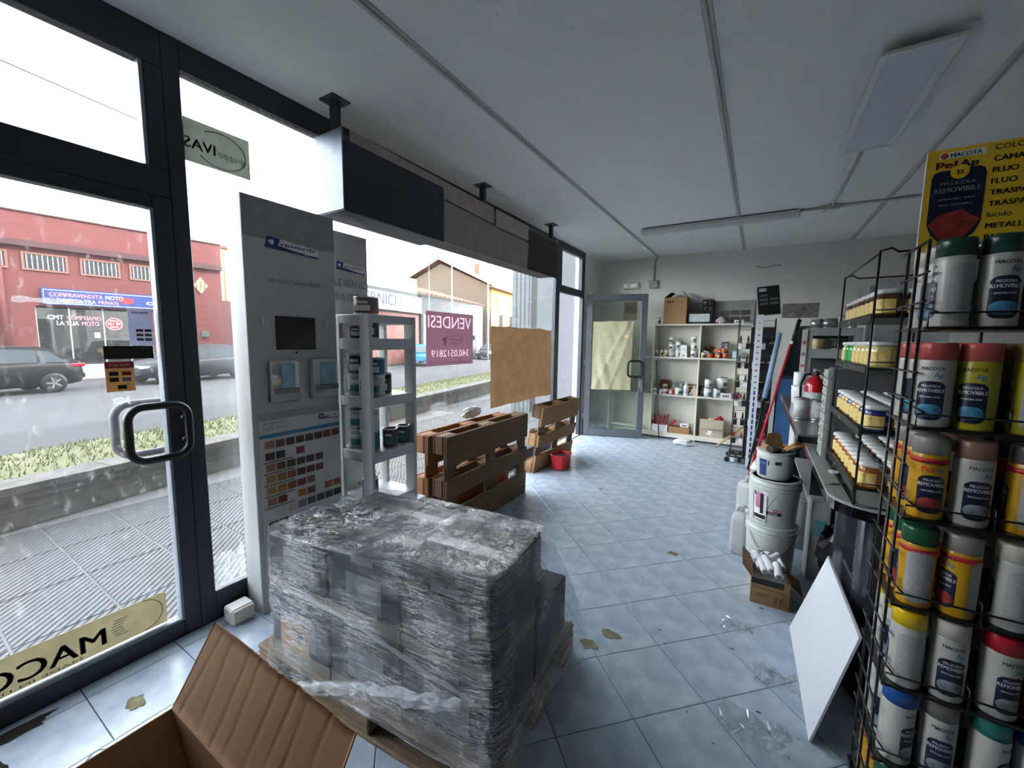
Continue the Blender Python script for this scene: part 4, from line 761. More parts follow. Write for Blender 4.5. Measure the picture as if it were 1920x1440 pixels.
def film_pt(u, v):
    th = 2*PI*u; c, s = math.cos(th), math.sin(th); e = .13
    ex, ey = math.copysign(abs(c)**e, c), math.copysign(abs(s)**e, s)
    def half(k):
        return (.61-(.10*k**4 if ey > 0 else 0) if ex > 0 else .535)+.03*(1-k)**2, (.40 if ey < 0 else .405-.13*k)+.018*(1-k)**3
    if v < .66:
        k = v/.66; hx, hy = half(k)
        if ex > 0 and ey > 0: hx += .05*(1-k)
        rr = 1+.010*noise.noise((ex*3.1+.4, ey*3.1, k*5))+.012*noise.noise((ex*7+3, ey*7, k*16+ex*6+ey*4))+.005*noise.noise((ex*19, ey*19, k*40+ey*9))
        x, y = hx*ex*rr, hy*ey*rr; zt = topz(max(-.52, min(.58, x)), max(-.38, min(.26, y)))
        zb = .125+.03*noise.noise((x*4, y*4, 7))-.05*max(0, ex*ey); z = zb+(zt-zb-.010)*k
        return (x, y, z-.1)
    k = (v-.66)/.34; q = 1-k**1.4; hx, hy = half(1)
    x, y = hx*ex*q, hy*ey*q-.0*k
    z = topz(x, y)+.008+.010*noise.noise((x*9, y*9, 4))+.008*noise.noise((x*24, y*24, 6))
    return (x, y, z-.1)
MB().grid(NU, NV, film_pt, True, True).build('film_wrap', m_film, fw, False)
m = MB()   # loose, twisted tail in front
ctl = [Vector(p) for p in ((.50, -.43, .28), (.34, -.45, .245), (.14, -.47, .215), (-.02, -.50, .175), (-.16, -.53, .12), (-.28, -.57, .045))]
def tail(u, v):
    x = u*(len(ctl)-1); i = min(int(x), len(ctl)-2); p = ctl[i].lerp(ctl[i+1], x-i); w = .014+.085*max(0, u-.42)**.8
    return (p.x+.012*noise.noise((u*14, v*8, 1)), p.y+.022*noise.noise((u*16, v*9, 5))-.02*math.sin(v*9), p.z+w*(v-.5)*1.5+.012*noise.noise((u*18, v*10, 9)))
m.grid(60, 16, tail, False); m.build('film_tail', M('milky film', (214, 222, 230), .2, 0, .1, 30, .5, alpha=.3), fw, False)
m = MB()   # ridge of gathered film across the front
def ridge(u, v):
    a, b = Vector((-.33, -.425, .40)), Vector((.56, -.43, .34)); p = a.lerp(b, u); return (p.x, p.y-.012*math.sin(v*PI)-.006*noise.noise((u*30, v*4, 2)), p.z+.05*math.sin(u*PI*1.5)*.4+(.004+.007*noise.noise((u*12, 1, 1))+.006*max(0, .35-u))*(v-.5)*2)
m.grid(70, 6, ridge, False); m.build('film_ridge', MATS['milky film'], fw, False)
for i, (loc, rr) in enumerate((((.30, 2.05, 0), .10), ((.20, 1.72, 0), .12), ((.12, 2.35, 0), .07))):
    m = MB(); m.grid(16, 8, lambda u, v: (loc[0]-.12+rr*2*(u-.5)+.03*noise.noise((u*5, v*5, i)), loc[1]+rr*1.2*(v-.5)+.05*noise.noise((u*4, v*4, i+7)), .002+.018*abs(noise.noise((u*7, v*6, i+3)))), False)
    tag(m.build('film_scrap', m_clear), ['thin clear film scrap on the tiles left of the white board', 'wider clear film scrap on the tiles at the foot of the board', 'curled clear film scrap on the tiles before the roller carton'][i], 'scrap')
# ---- open carton in the foreground
oc = thing('open_carton', 'large open brown carton with a raised flap in the foreground', 'carton', (-1.06, .16, 0))
x0, x1, y0, y1, hz = -1.394, -.72, -.10, .412, .42
T = .005
m_ci = M('carton inside', (146, 110, 78), .85, 0, .07, 26, .12, (8, 1, 1)); m_ci2 = M('carton inner side', (160, 122, 88), .85, 0, .07, 26)
MB().bbox((x0, y1-T, 0), (x1, y1, hz), .001).build('front_wall', m_ci, oc); MB().bbox((x0, y0, 0), (x0+T, y1-T, hz), .001).build('left_wall', m_ci2, oc); MB().bbox((x1-T, y0, 0), (x1, y1-T, hz), .001).build('right_wall', m_ci2, oc); MB().bbox((x0, y0, 0), (x1, y0+T, hz), .001).build('back_wall', m_ci2, oc); MB().bbox((x0+T, y0+T, .001), (x1-T, y1-T, .008), .001).build('bottom', m_ci2, oc)
def flap(name, o, e1, l1, e2, l2, mat, jag=.0, ridges=0):
    o, e1, e2 = Vector(o), Vector(e1).normalized(), Vector(e2).normalized(); nrm = e1.cross(e2); m = MB()
    def f(sgn):
        def g(u, v):
            j = (jag*(noise.noise((u*7, 1, 3))+.5*noise.noise((u*31, 2, 1))) if v > .99 else 0)
            cr = 0
            for c0 in (.08, .2, .33, .42, .56, .66, .74, .86): d = abs(u-c0-.10*(v-.5)*((c0*10) % 1-.5)); cr -= ridges*.0030*math.exp(-(d/.006)**2)
            return o+e1*(l1*u)+e2*(l2*v+j)+nrm*(sgn*T/2+cr+ridges*.006*noise.noise((u*2.2, v*1.4, 8)))
        return g
    m.grid(90 if ridges else 2, 12 if ridges else 2, f(1), ridges > 0); a = len(m.v); m.grid(90 if ridges else 2, 12 if ridges else 2, f(-1), ridges > 0)
    nu, nv = (90, 12) if ridges else (2, 2)
    for i in range(nu-1): m.f += [(i, i+1, a+i+1, a+i), ((nv-1)*nu+i+1, (nv-1)*nu+i, a+(nv-1)*nu+i, a+(nv-1)*nu+i+1)]; m.sm += [False]*2
    for j in range(nv-1): m.f += [(j*nu, a+j*nu, a+(j+1)*nu, (j+1)*nu), (j*nu+nu-1, (j+1)*nu+nu-1, a+(j+1)*nu+nu-1, a+j*nu+nu-1)]; m.sm += [False]*2
    return m.build(name, mat, oc)
flap('front_flap', (x0, y1, hz), (1, 0, 0), x1-x0, (0, .12, .19), .225, m_ci, .004, 1)
flap('left_flap', (x0+.006, y0+.01, hz-.004), (0, 1, 0), y1-y0-.016, (.12, 0, -.2), .24, m_ci2)
flap('back_flap', (x1, y0, hz), (-1, 0, 0), x1-x0, (0, -.15, .02), .24, m_ci2)
flap('right_flap', (x1, y0, hz), (0, 1, 0), y1-y0, (.2, 0, -.06), .24, m_ci2)
# ================================================================== REAR WALL
sh = thing('rear_shelving', 'cream open shelving against the rear wall full of tins', 'shelf', (-1.0, 6.72, 0))
SF, SB = 6.585, 6.845
for x in (-2.06, -1.40, -.745, -.09): MB().bbox((x-.011, SF+.004, .0), (x+.011, SB, 1.765), .002).build('upright', m_shelf, sh)
for z in (.085, .685, 1.265, 1.768):
    for xa, xb in ((-2.05, -1.411), (-1.389, -.756), (-.734, -.101)):
        if z > 1.7: xa, xb = xa-.012, xb+.012
        if z > 1.7 and xa < -2: continue
        MB().bbox((xa, SF, z-.012), (xb, SB-.005, z+.012), .002).build('shelf_board', m_shelf, sh)
MB().bbox((-2.07, SF-.02, .03), (-.08, SF+.0, .073), .003).build('plinth_rail', m_shelf, sh)
MB().bbox((-2.05, SB-.006, .1), (-.1, SB-.001, 1.76), .001).build('back_panel', m_shelf, sh)
S1, S2, S3, S4 = .097, .697, 1.277, 1.78
G = 'tins on the rear shelving'
rr = random.Random(3)
def rc(lab_txt, x, z, r, h, lab, two=None, top=m_steel, y=6.66, cat='tin', name='paint_can', body=m_steel): return paint_can(lab_txt, (x, y, z), r, h, lab, G, top=top, two=two, cat=cat, rz=rr.uniform(-.5, .9), name=name, body=body)
m_org = M('orange tub', (196, 84, 34), .5, 0, .1); m_wl = M('white tin label', (214, 216, 212), .5, 0, .05, 50); m_maroon = M('maroon label', (120, 44, 50), .5); m_crm = M('cream label', (206, 190, 140), .5)
# top-left bay
rc('small tin with red lid at far left of the upper left shelf', -1.36, S3, .030, .11, m_wl, m_maroon, m_red); rc('second red-lidded tin on the upper left shelf', -1.29, S3, .030, .115, m_crm, m_maroon, m_red); rc('third red-lidded tin on the upper left shelf', -1.22, S3, .032, .12, m_wl, m_crm, m_red)
rc('cream tin before the stacked tins, upper left shelf', -1.225, S3, .034, .065, m_crm, m_maroon, y=6.62); rc('grey tin at the base of the three-tin tower, upper left shelf', -1.145, S3, .048, .105, m_lt); rc('maroon tin in the middle of the three-tin tower', -1.145, S3+.105, .048, .105, m_wl, m_maroon); rc('pale tin on top of the three-tin tower', -1.145, S3+.21, .048, .10, m_lt, m_maroon)
rc('low white tin of the pair right of the tin tower', -1.05, S3, .042, .12, m_wl, m_dk); rc('upper white tin of the pair right of the tin tower', -1.05, S3+.12, .042, .12, m_wl, m_dk)
for k, (w2, h2, z) in enumerate(((.10, .065, 0), (.085, .12, .065))):
    b = thing('white_box', ['flat white box with a green mark on the upper left shelf', 'white upright box stacked on the flat white box'][k], 'box', (-.965, 6.65, S3+z), 0, 'white boxes on the shelf'); MB().bbox((-w2/2, -.05, 0), (w2/2, .05, h2), .002).build('box_body', m_white, b, False); MB().box((-.015, -.0508, h2*.3), (.02, -.05, h2*.6)).build('mark', M('green mark', (60, 150, 100), .5) if k == 0 else m_lt, b, False)
for k in range(3): rc(['lowest', 'middle', 'highest'][k]+' white pot of the slim tower beside the middle upright', -.835, S3+[0, .115, .23][k], .04, [.115, .115, .09][k], m_wl, m_dk, m_white)
# top-right bay
rc('grey tin at the left of the upper right shelf', -.66, S3, .045, .105, m_lt, m_dk); rc('cream tin before the upright, upper right shelf', -.69, S3, .033, .085, m_crm, m_grn, y=6.62)
rc('slate tin behind the orange tubs', -.53, S3, .05, .12, m_dk, m_lt, y=6.72); rc('lower slate tin of the pair behind the orange tubs', -.42, S3, .05, .125, m_dk, m_teal, y=6.72); rc('upper slate tin of the pair behind the orange tubs', -.42, S3+.125, .05, .12, m_dk, m_lt, y=6.72)
for k, (x, z) in enumerate(((-.60, 0), (-.50, 0), (-.40, 0), (-.50, .075), (-.42, .075))): rc(['left', 'middle', 'right', 'upper left', 'upper right'][k]+' orange tub with white rim on the upper right shelf', x, S3+z, .045, .072, m_org, m_wl if k % 2 else None, m_crm, y=6.635, cat='tub', name='paint_tub')
b = thing('blue_box', 'pale blue box at the right of the upper right shelf', 'box', (-.26, 6.66, S3), .2); MB().bbox((-.06, -.04, 0), (.06, .04, .12), .002).build('box_body', M('pale blue card', (150, 184, 190), .7), b, False); MB().box((-.055, -.0412, .02), (-.01, -.0402, .1)).build('box_label', m_print_w, b, False)
bb = crumple('brown_bundle', 'brown rag bundle at the back of the upper right shelf', 'bundle', (-.63, 6.76, S3+.105), (.06, .03, .04), M('brown rag', (110, 74, 50), .9), 8)
# middle-left bay
def sbox(name, lab, x, y, z, w, d, h, mat, rz=0, cat='box', extra=None):
    t = thing(name, lab, cat, (x, y, z), rz); MB().bbox((-w/2, -d/2, 0), (w/2, d/2, h), .002).build('box_body', mat, t, False)
    if extra: MB().box((-w*.32, -d/2-.0008, h*.25), (w*.30, -d/2, h*.65)).build('box_label', extra, t, False)
    return t
sbox('brown_board', 'red-brown board leaning at the back of the middle left shelf', -1.24, 6.80, S2, .16, .012, .21, M('red brown board', (124, 66, 44), .8), cat='board', extra=M('faint brown', (112, 58, 38), .8))
sbox('grey_box', 'small pale grey box at the left of the middle shelf', -1.345, 6.63, S2, .07, .05, .085, m_lt, extra=m_print_g)
rc('red-striped tub in front of the brown board', -1.255, S2, .04, .08, m_wl, m_org, y=6.62); rc('white tub with red band, middle left shelf', -1.195, S2, .045, .085, m_wl, m_maroon, m_white, y=6.63); rc('white tub stacked above the red-banded tub', -1.215, S2+.085, .04, .07, m_crm, m_maroon, m_white); rc('orange-red tub on the middle left shelf', -1.105, S2, .04, .085, m_org, m_wl, y=6.62)
for k, (x, h) in enumerate(((-1.09, .19), (-.985, .20))):
    t = thing('clear_cup', ['tall clear plastic cup at the back of the middle left shelf', 'clear plastic beaker right of the tall cup'][k], 'cup', (x, 6.73, S2)); MB().lathe([(.034, 0), (.045, h), (.047, h), (.035, .004)], 18).build('cup_wall', MATS['acrylic'], t, False); MB().lathe([(.033, .002), (.036, .05), (.001, .05)], 14).build('residue', M('red brown board', (124, 66, 44)), t, False)
rc('white bucket with grey label, middle left shelf', -1.01, S2, .052, .12, m_wl, m_dk, m_white, y=6.63, cat='bucket', name='small_bucket')
t = thing('white_bottle', 'white capped bottle on the middle left shelf', 'bottle', (-.905, 6.64, S2)); MB().lathe([(.036, 0), (.038, .01), (.038, .13), (.018, .165), (.018, .175)], 20).build('bottle_body', m_white, t, False); MB().lathe([(.02, .172), (.02, .20), (.001, .2)], 16).build('cap', m_white, t, False); MB().lathe([(.0385, .03), (.0385, .11)], 20).build('label', m_lt, t, False)
for k in range(3): sbox('brush_pack', ['lowest', 'middle', 'highest'][k]+' brown packet of the stack behind the white bottle', -.84, 6.77, S2+.16+.022*k if False else S2+.055*k, .17, .10, .05, m_card if k % 2 else m_card_d, .1*k, 'packet', m_crm)
t = thing('leaning_sheet', 'thin grey sheet leaning beside the white bottle', 'sheet', (-.84, 6.63, S2)); q = MB(); q.prism([(0, 0), (.02, 0), (.085, .16), (.07, .17)], (-.02, 0, 0), XW, ZUP, YD, .003); q.build('sheet', m_lt, t, False); MB().box((-.03, -.004, 0), (.0, .006, .01)).build('foot_clip', m_dk, t, False)
sbox('pink_box', 'pale pink carton beside the middle upright', -.785, 6.65, S2, .05, .06, .12, M('pale pink card', (206, 160, 150), .7), extra=m_crm)
# middle-right bay
rc('dark can at the back left of the middle right shelf', -.69, S2, .045, .17, m_dk, m_lt, y=6.76); rc('teal tin low left of the middle right shelf', -.60, S2, .055, .14, m_wl, m_teal, y=6.64); rc('teal tin stacked above, middle right shelf', -.60, S2+.14, .052, .13, m_wl, m_teal, y=6.64); rc('white tin with teal mark right of the teal stack', -.485, S2, .052, .14, m_wl, m_teal, y=6.66)
rc('large white bucket standing on a dark tin, middle right shelf', -.43, S2+.14, .07, .16, m_wl, m_dk, m_black, y=6.73, cat='bucket', name='small_bucket'); rc('dark tin under the large white bucket', -.43, S2, .06, .14, m_dk, None, y=6.74)
sbox('white_box', 'flat white box with grey lettering on the middle right shelf', -.36, 6.62, S2, .14, .05, .075, m_white, .05, extra=m_print_g)
t = crumple('tangled_strap', 'tangled pink strap at the right end of the middle shelf', 'strap', (-.22, 6.64, S2), (.055, .04, .045), M('pink strap', (150, 80, 90), .8), 4)
# bottom-left bay
b = thing('roller_box', 'white low box holding red roller handles on the bottom shelf', 'box', (-1.27, 6.68, S1))
for a in ((-.13, -.07, 0, .13, -.067, .11), (-.13, .067, 0, .13, .07, .11), (-.13, -.067, 0, -.127, .067, .11), (.127, -.067, 0, .13, .067, .11), (-.127, -.067, 0, .127, .067, .003)): MB().box(a[:3], a[3:]).build('box_side', m_white, b, False)
for k in range(6):
    t = thing('hand_roller', 'red hand roller, %s from the left, in the white box' % ('first', 'second', 'third', 'fourth', 'fifth', 'sixth')[k], 'roller', (-1.365+.032*k, 6.68, S1+.004), 0, 'hand rollers in the white box'); a = -.2+.09*k
    MB().tube([(0, 0, 0), (a*.05, 0, .10), (a*.25, .01, .22+.02*(k % 3))], [.008, .010, .014], 8).build('grip', m_red, t, False); MB().tube([(a*.25, .01, .22+.02*(k % 3)), (a*.27, .012, .235+.02*(k % 3))], .006, 6).build('tip', m_black, t, False)
b = thing('open_box', 'brown low box with red tools on the bottom left shelf', 'box', (-.97, 6.68, S1))
for a in ((-.15, -.08, 0, .15, -.077, .10), (-.15, .077, 0, .15, .08, .10), (-.15, -.077, 0, -.147, .077, .10), (.147, -.077, 0, .15, .077, .10), (-.147, -.077, 0, .147, .077, .003)): MB().box(a[:3], a[3:]).build('box_side', m_card, b, False)
MB().box((-.14, -.07, .003), (.14, .07, .085)).build('dark_red_contents', M('dark red mix', (110, 30, 36), .7, 0, .4, 30), b, False)
t = thing('red_scraper', 'red scraper sticking out between the two low boxes', 'scraper', (-1.10, 6.66, S1+.10)); q = MB(); q.prism([(-.03, 0), (0, -.012), (.09, .085), (.055, .10)], (0, 0, 0), XW, ZUP, YD, .012); q.build('blade', m_red, t, False); MB().tube([(-.02, .006, -.004), (-.05, .006, -.05)], .008, 6).build('handle', m_black, t, False)
sbox('white_box', 'white packet lying on the brown low box', -.90, 6.66, S1+.102, .12, .09, .06, m_white, .1, extra=m_print_g)
t = thing('clear_jar', 'clear jar at the right end of the bottom left shelf', 'jar', (-.79, 6.68, S1)); MB().lathe([(.028, 0), (.03, .15), (.024, .17)], 16).build('jar_wall', MATS['acrylic'], t, False); MB().lathe([(.026, .17), (.026, .185), (.001, .185)], 16).build('jar_lid', m_lt, t, False)
# bottom-right bay: battered carton
b = thing('battered_carton', 'battered beige carton full of rolls on the bottom right shelf', 'carton', (-.52, 6.68, S1)); m_bc = M('beige battered card', (178, 166, 146), .9, 0, .08, 20, .1)
for n_, a in (('front_wall', (-.16, -.085, 0, .16, -.081, .27)), ('back_wall', (-.16, .081, 0, .16, .085, .27)), ('side_wall', (-.16, -.081, 0, -.156, .081, .27)), ('side_wall', (.156, -.081, 0, .16, .081, .27)), ('bottom', (-.156, -.081, 0, .156, .081, .004))): MB().box(a[:3], a[3:]).build(n_, m_bc, b, False)
q = MB(); q.add([(-.165, -.09, .27), (.165, -.09, .27), (.15, -.115, .14), (-.13, -.12, .13)], [(0, 1, 2, 3)]); q.add([(-.165, -.092, .27), (.165, -.092, .27), (.15, -.117, .14), (-.13, -.122, .13)], [(3, 2, 1, 0)]); q.build('front_flap', m_bc, b, False)
q = MB(); q.add([(-.02+.05*math.cos(k*.7)*(.5+.5*(k % 2)), -.0862, .07+.06*math.sin(k*.7)*(.5+.5*(k % 2))) for k in range(9)], [tuple(range(9))]); q.build('torn_patch', m_print_w, b, False)
t = thing('tape_roll', 'pale tape roll lying on top of the battered carton', 'roll', (-.52, 6.67, S1+.245)); MB().lathe([(.025, 0), (.05, 0), (.05, .035), (.025, .035), (.025, 0)], 20).build('tape', m_crm, t, False); MB().lathe([(.022, .002), (.0255, .002), (.0255, .034), (.022, .034), (.022, .002)], 20).build('core', m_card, t, False)
crumple('red_bundle', 'red netting bundle on top of the battered carton', 'bundle', (-.42, 6.68, S1+.22), (.05, .045, .045), M('red netting', (160, 40, 50), .8, 0, .3, 40), 6)
# on top of the shelving
rc('small white tin at the left end of the top board', -1.37, S4, .04, .10, m_wl, m_grn)
b = thing('tall_carton', 'tall brown carton with an open flap on the shelving top', 'carton', (-1.11, 6.70, S4), math.radians(-4))
MB().bbox((-.165, -.11, 0), (.165, .11, .40), .003).build('carton_body', m_card, b, False)
q = MB(); q.add([(-.165, -.11, .40), (-.165, .11, .40), (-.06, .11, .475), (-.06, -.11, .475)], [(0, 1, 2, 3)]); q.add([(-.165, -.11, .397), (-.165, .11, .397), (-.06, .11, .472), (-.06, -.11, .472)], [(3, 2, 1, 0)]); q.build('flap', M('dark flap', (54, 44, 38), .9), b, False)
q = MB(); q.add([(.165, -.11, .40), (.165, .11, .40), (.07, .11, .49), (.07, -.11, .49)], [(3, 2, 1, 0)]); q.add([(.168, -.11, .40), (.168, .11, .40), (.073, .11, .492), (.073, -.11, .492)], [(0, 1, 2, 3)]); q.build('flap', M('white flap', (206, 204, 196), .8), b, False)
for k in range(3): MB().box((-.12+.035*k, -.1112, .315), (-.10+.035*k, -.1102, .35)).build('handling_mark', m_print_k, b, False)
sbox('black_block', 'small black upright block behind the carton on the shelving', -.90, 6.74, S4, .07, .05, .14, m_black, cat='block', extra=m_dk)
b = thing('framed_plaque', 'black case framing a pale plaque on the shelving top', 'plaque', (-.78, 6.65, S4)); MB().bbox((-.19, -.02, 0), (.19, .025, .175), .008).build('case', m_black, b, False); MB().box((-.14, -.0215, .03), (.14, -.02, .145)).build('plaque_face', M('pale plaque', (196, 206, 204), .5), b, False); lettering(b, 'DIPLOMA', m_print_g, (0, -.0222, .115), XW, ZUP, .012, .1, 'c', world=False) if False else MB().box((-.1, -.0222, .11), (.1, -.0216, .114)).build('text_line', m_print_g, b, False)
b = sbox('number_box', 'black upright box printed with white numerals on the shelving', -.68, 6.76, S4, .15, .10, .36, m_black)
for i, s in enumerate(('11', '72', '24')): lettering(b, s[0], m_print_w, (-.055, -.0508, .29-.09*i), XW, ZUP, .045, None, bold=True, world=False); lettering(b, s[1], m_print_w, (.015, -.0508, .29-.09*i), XW, ZUP, .045, None, bold=True, world=False)
MB().box((-.065, -.0508, .31), (-.02, -.0502, .33)).build('label', m_lt, b, False)
b = sbox('grey_poster', 'large grey colour board leaning on the wall above the shelving', -.38, 6.825, S4, .60, .02, .34, M('grey board face', (150, 152, 150), .7), cat='board')
for i in range(3):
    for j in range(2): MB().box((-.13+.13*i, -.0115, .07+.09*(1-j)-.03), (-.01+.13*i, -.0102, .14+.09*(1-j)-.03)).build('colour_panel', M('taupe panel %d%d' % (i, j), (96-12*i+8*j, 92-10*i, 88-8*i), .6), b, False)
MB().box((-.27, -.0115, .28), (.1, -.0102, .285)).build('text_line', m_print_g, b, False); MB().box((-.27, -.0115, .25), (-.02, -.0102, .254)).build('text_line', m_print_g, b, False)
b = sbox('grey_poster', 'plain grey board leaning between carton and number box', -.86, 6.828, S4, .40, .015, .33, M('mid grey board', (140, 142, 142), .7), cat='board', extra=M('mid grey board 2', (132, 134, 134), .7))
crumple('foil_packet', 'crumpled pink and white foil packet on the shelving top', 'packet', (-.49, 6.64, S4), (.055, .03, .045), M('pink foil', (206, 150, 170), .3, .3, .5, 25, c2=(226, 230, 232)), 12)
sbox('white_box', 'small white box right of the foil packet on the shelving', -.26, 6.65, S4, .12, .06, .05, m_white, extra=m_print_g)
# wall fittings
em = thing('emergency_light', 'white emergency light on the rear wall above the door', 'light', (-1.86, YR, 2.36)); MB().bbox((-.13, -.05, 0), (.13, 0, .11), .01).build('housing', M('ivory plastic', (214, 212, 200), .5), em, False)
for x in (-.085, .02): MB().bbox((x-.025 if x < 0 else x-.03, -.058, .025), (x+.04 if x < 0 else x+.085, -.05, .09), .004).build('lens', M('bright lens', (240, 240, 234), .15), em, False)
jb = thing('wall_junction_box', 'grey junction box on the rear wall below the conduit', 'box', (-1.50, YR, 2.36)); MB().bbox((-.07, -.05, 0), (.07, 0, .12), .006).build('box_body', M('grey abs', (168, 168, 162), .5), jb, False); MB().bbox((-.062, -.056, .008), (.062, -.05, .112), .004).build('cover', MATS['grey abs'], jb, False)
cd = MB().tube([(-1.50, YR-.02, 2.48), (-1.50, YR-.02, 2.74), (-1.49, YR-.025, 2.79), (-1.455, YR-.04, 2.815), (-1.455, YR-.08, 2.826)], .012, 8).build('wall_conduit', M('grey conduit', (160, 160, 156), .6)); tag(cd, 'grey conduit bending from ceiling down to the wall junction box', 'conduit')
wi = MB().tube([(-.10+.05*k, YR-.012, 2.60-.02*math.sin(k*.9)-.006*k) for k in range(7)], .005, 6).build('loose_wire', M('grey wire', (120, 120, 116), .6)); tag(wi, 'short loose wire sticking out of the bare rear wall', 'wire')
# door papers
def on_door(name, label, cat, a, b, mat, t=.0012, y=-.007):
    o = thing(name, label, cat, tuple(A)); o.rotation_euler = d2.rotation_euler; return o
pp = on_door('door_paper', 'creased pale yellow paper sheet covering the middle of the open door', 'paper', 0, 0, None)
m = MB(); m.grid(30, 30, lambda u, v: (.10+.60*u, -.012-.03*abs(noise.noise((u*3+v*2.2, v*1.4-u*1.5, 4)))-.05*max(0, .4-abs(u-.85*v-.05)*5)*.5-.03*max(0, .3-abs(u-.6*v-.45)*5), .75+1.06*v+.02*noise.noise((u*3, 1, 2))), True); m.build('sheet', TM('yellowish paper', (206, 204, 168), .4), pp, False)
MB().box((.58, -.024, 1.56), (.67, -.0235, 1.60)).build('tape_piece', M('yellow tape', (210, 190, 130), .5), pp, False)
st_ = on_door('door_sticker', 'small green and black sticker near the handle of the open door', 'sticker', 0, 0, None); MB().box((.60, -.0065, 1.30), (.70, -.005, 1.43)).build('sheet', M('pale green sticker', (190, 206, 150), .5), st_, False); MB().box((.60, -.0072, 1.30), (.70, -.0066, 1.345)).build('dark_band', m_black, st_, False)
po = thing('wall_poster', 'small dark poster on the rear wall seen through the open door', 'poster', (-1.86, YR, 1.92)); MB().box((-.11, -.004, -.06), (.11, 0, .24)).build('sheet', M('poster paper', (170, 160, 130), .7), po, False); MB().box((-.10, -.005, .05), (.10, -.0042, .23)).build('picture', M('dark picture', (58, 62, 58), .6, 0, .6, 14, c2=(150, 110, 80)), po, False)
cab_ = thing('low_cabinet', 'low white cabinet board standing behind the open door', 'cabinet', (-1.80, 6.50, 0)); MB().bbox((-.25, -.06, .0), (-.235, .06, .60), .002).build('side_panel', m_shelf, cab_, False) ; MB().bbox((-.235, -.06, .16), (.2, .06, .18), .002).build('shelf_board', m_shelf, cab_, False)
# floor things at the rear
crumple('paper_ball', 'crumpled white plastic bag on the tiles before the shelving', 'bag', (-.86, 6.30, 0), (.13, .08, .04), m_bag, 2)
ws = thing('wooden_stick', 'plain wooden stick slanting up from the tiles to the rack', 'stick', (-.43, 6.42, 0)); MB().tube([(0, 0, .012), (.36, .03, .38)], .012, 8).build('shaft', M('pale wood', (188, 150, 104), .7), ws, False); MB().tube([(-.006, -.0005, .006), (.004, 0, .016)], .0125, 8).build('worn_tip', m_card_d, ws, False)
gs = thing('grey_staff', 'thin grey staff leaning at the left shelving upright', 'staff', (-1.24, 6.52, .0)); MB().tube([(0, 0, .0), (-.11, .045, 1.22)], .009, 8).build('shaft', M('brown grey staff', (86, 76, 68), .6), gs, False); MB().lathe([(.011, 0), (.011, .04)], 8).build('ferrule', m_black, gs, False)
# ================================================================== COUNTER SIDE
m_ctop = M('grey laminate top', (150, 154, 150), .35, 0, .04, 10); m_cblk = M('black gloss edge', (12, 13, 16), .08, 0, .1); m_cfr = M('dark gloss laminate', (34, 37, 44), .06, 0, .25, 2.5)
def rounded(x0, x1, y0, y1, r, n=10):   # outline with the near-left corner rounded
    return [(x0+r-r*math.cos(a), y0+r-r*math.sin(a)) for a in [PI/2*k/n for k in range(n+1)]][::1]+[(x1, y0), (x1, y1), (x0, y1)]
ct = thing('counter', 'grey topped shop counter with black rounded edge and glossy dark front', 'counter', (.8, 2.8, 0))
CXL, CYN = .288, 1.955
MB().prism(rounded(CXL, 1.5, CYN, 4.6, .16), (0, 0, .872), XW, YD, ZUP, .012).build('counter_top', m_ctop, ct)
MB().prism(rounded(CXL+.002, 1.5, CYN+.002, 4.6, .16), (0, 0, .83), XW, YD, ZUP, .042).build('edge_band', m_cblk, ct)
MB().prism(rounded(CXL+.115, 1.45, CYN+.06, 2.62, .12), (0, 0, .06), XW, YD, ZUP, .77).build('front_panel', m_cfr, ct); MB().prism(rounded(CXL+.14, 1.45, CYN+.09, 2.60, .12), (0, 0, .0), XW, YD, ZUP, .06).build('plinth', m_black, ct)
MB().bbox((.62, 2.63, 0), (.64, 4.6, .83), .002).build('inner_panel', m_cfr, ct); MB().bbox((.40, 4.57, 0), (1.45, 4.6, .83), .002).build('end_panel', m_cfr, ct); MB().bbox((.36, 3.30, 0), (.62, 3.32, .83), .002).build('divider', m_cfr, ct); MB().bbox((.36, 3.33, .42), (.62, 4.56, .44), .002).build('lower_shelf', m_ctop, ct)
rc_ = thing('raised_counter', 'narrow raised counter shelf with black front edge behind the grey top', 'counter', (.5, 4.0, .884))
MB().bbox((.235, 2.862, .965), (.37, 5.15, .98), .002).build('shelf_top', M('marbled dark top', (96, 98, 100), .15, 0, .3, 6), rc_); MB().bbox((.232, 2.857, .928), (.248, 5.15, .964), .002).build('edge_band', m_cblk, rc_); MB().bbox((.248, 2.857, .928), (.70, 2.87, .964), .002).build('near_edge', m_cblk, rc_); MB().bbox((.3705, 2.862, .965), (.70, 4.75, .98), .002).build('shelf_top', MATS['marbled dark top'], rc_)
for y in (3.1, 4.4): MB().bbox((.30, y, .884), (.66, y+.03, .965), .002).build('bracket', m_lam, rc_)
MB().bbox((.34, 4.62, 0), (.36, 5.12, .965), .002).build('leg_panel', m_lam, rc_)
# bits on the grey top
crumple('paper_scrap', 'small crumpled scrap on the grey counter top', 'scrap', (.352, 2.42, .884), (.022, .03, .006), m_lt, 2)
q = thing('blade_knife', 'slim grey knife lying on the grey counter top', 'knife', (.36, 2.24, .884), .5); MB().prism([(-.055, 0), (0, -.008), (.05, -.009), (.05, .009), (0, .008)], (0, 0, .001), XW, YD, ZUP, .006).build('handle', M('grey plastic', (110, 112, 112), .5), q, False); MB().prism([(-.09, .001), (-.055, -.004), (-.055, .005)], (0, 0, .002), XW, YD, ZUP, .0015).build('blade', m_steel, q, False)
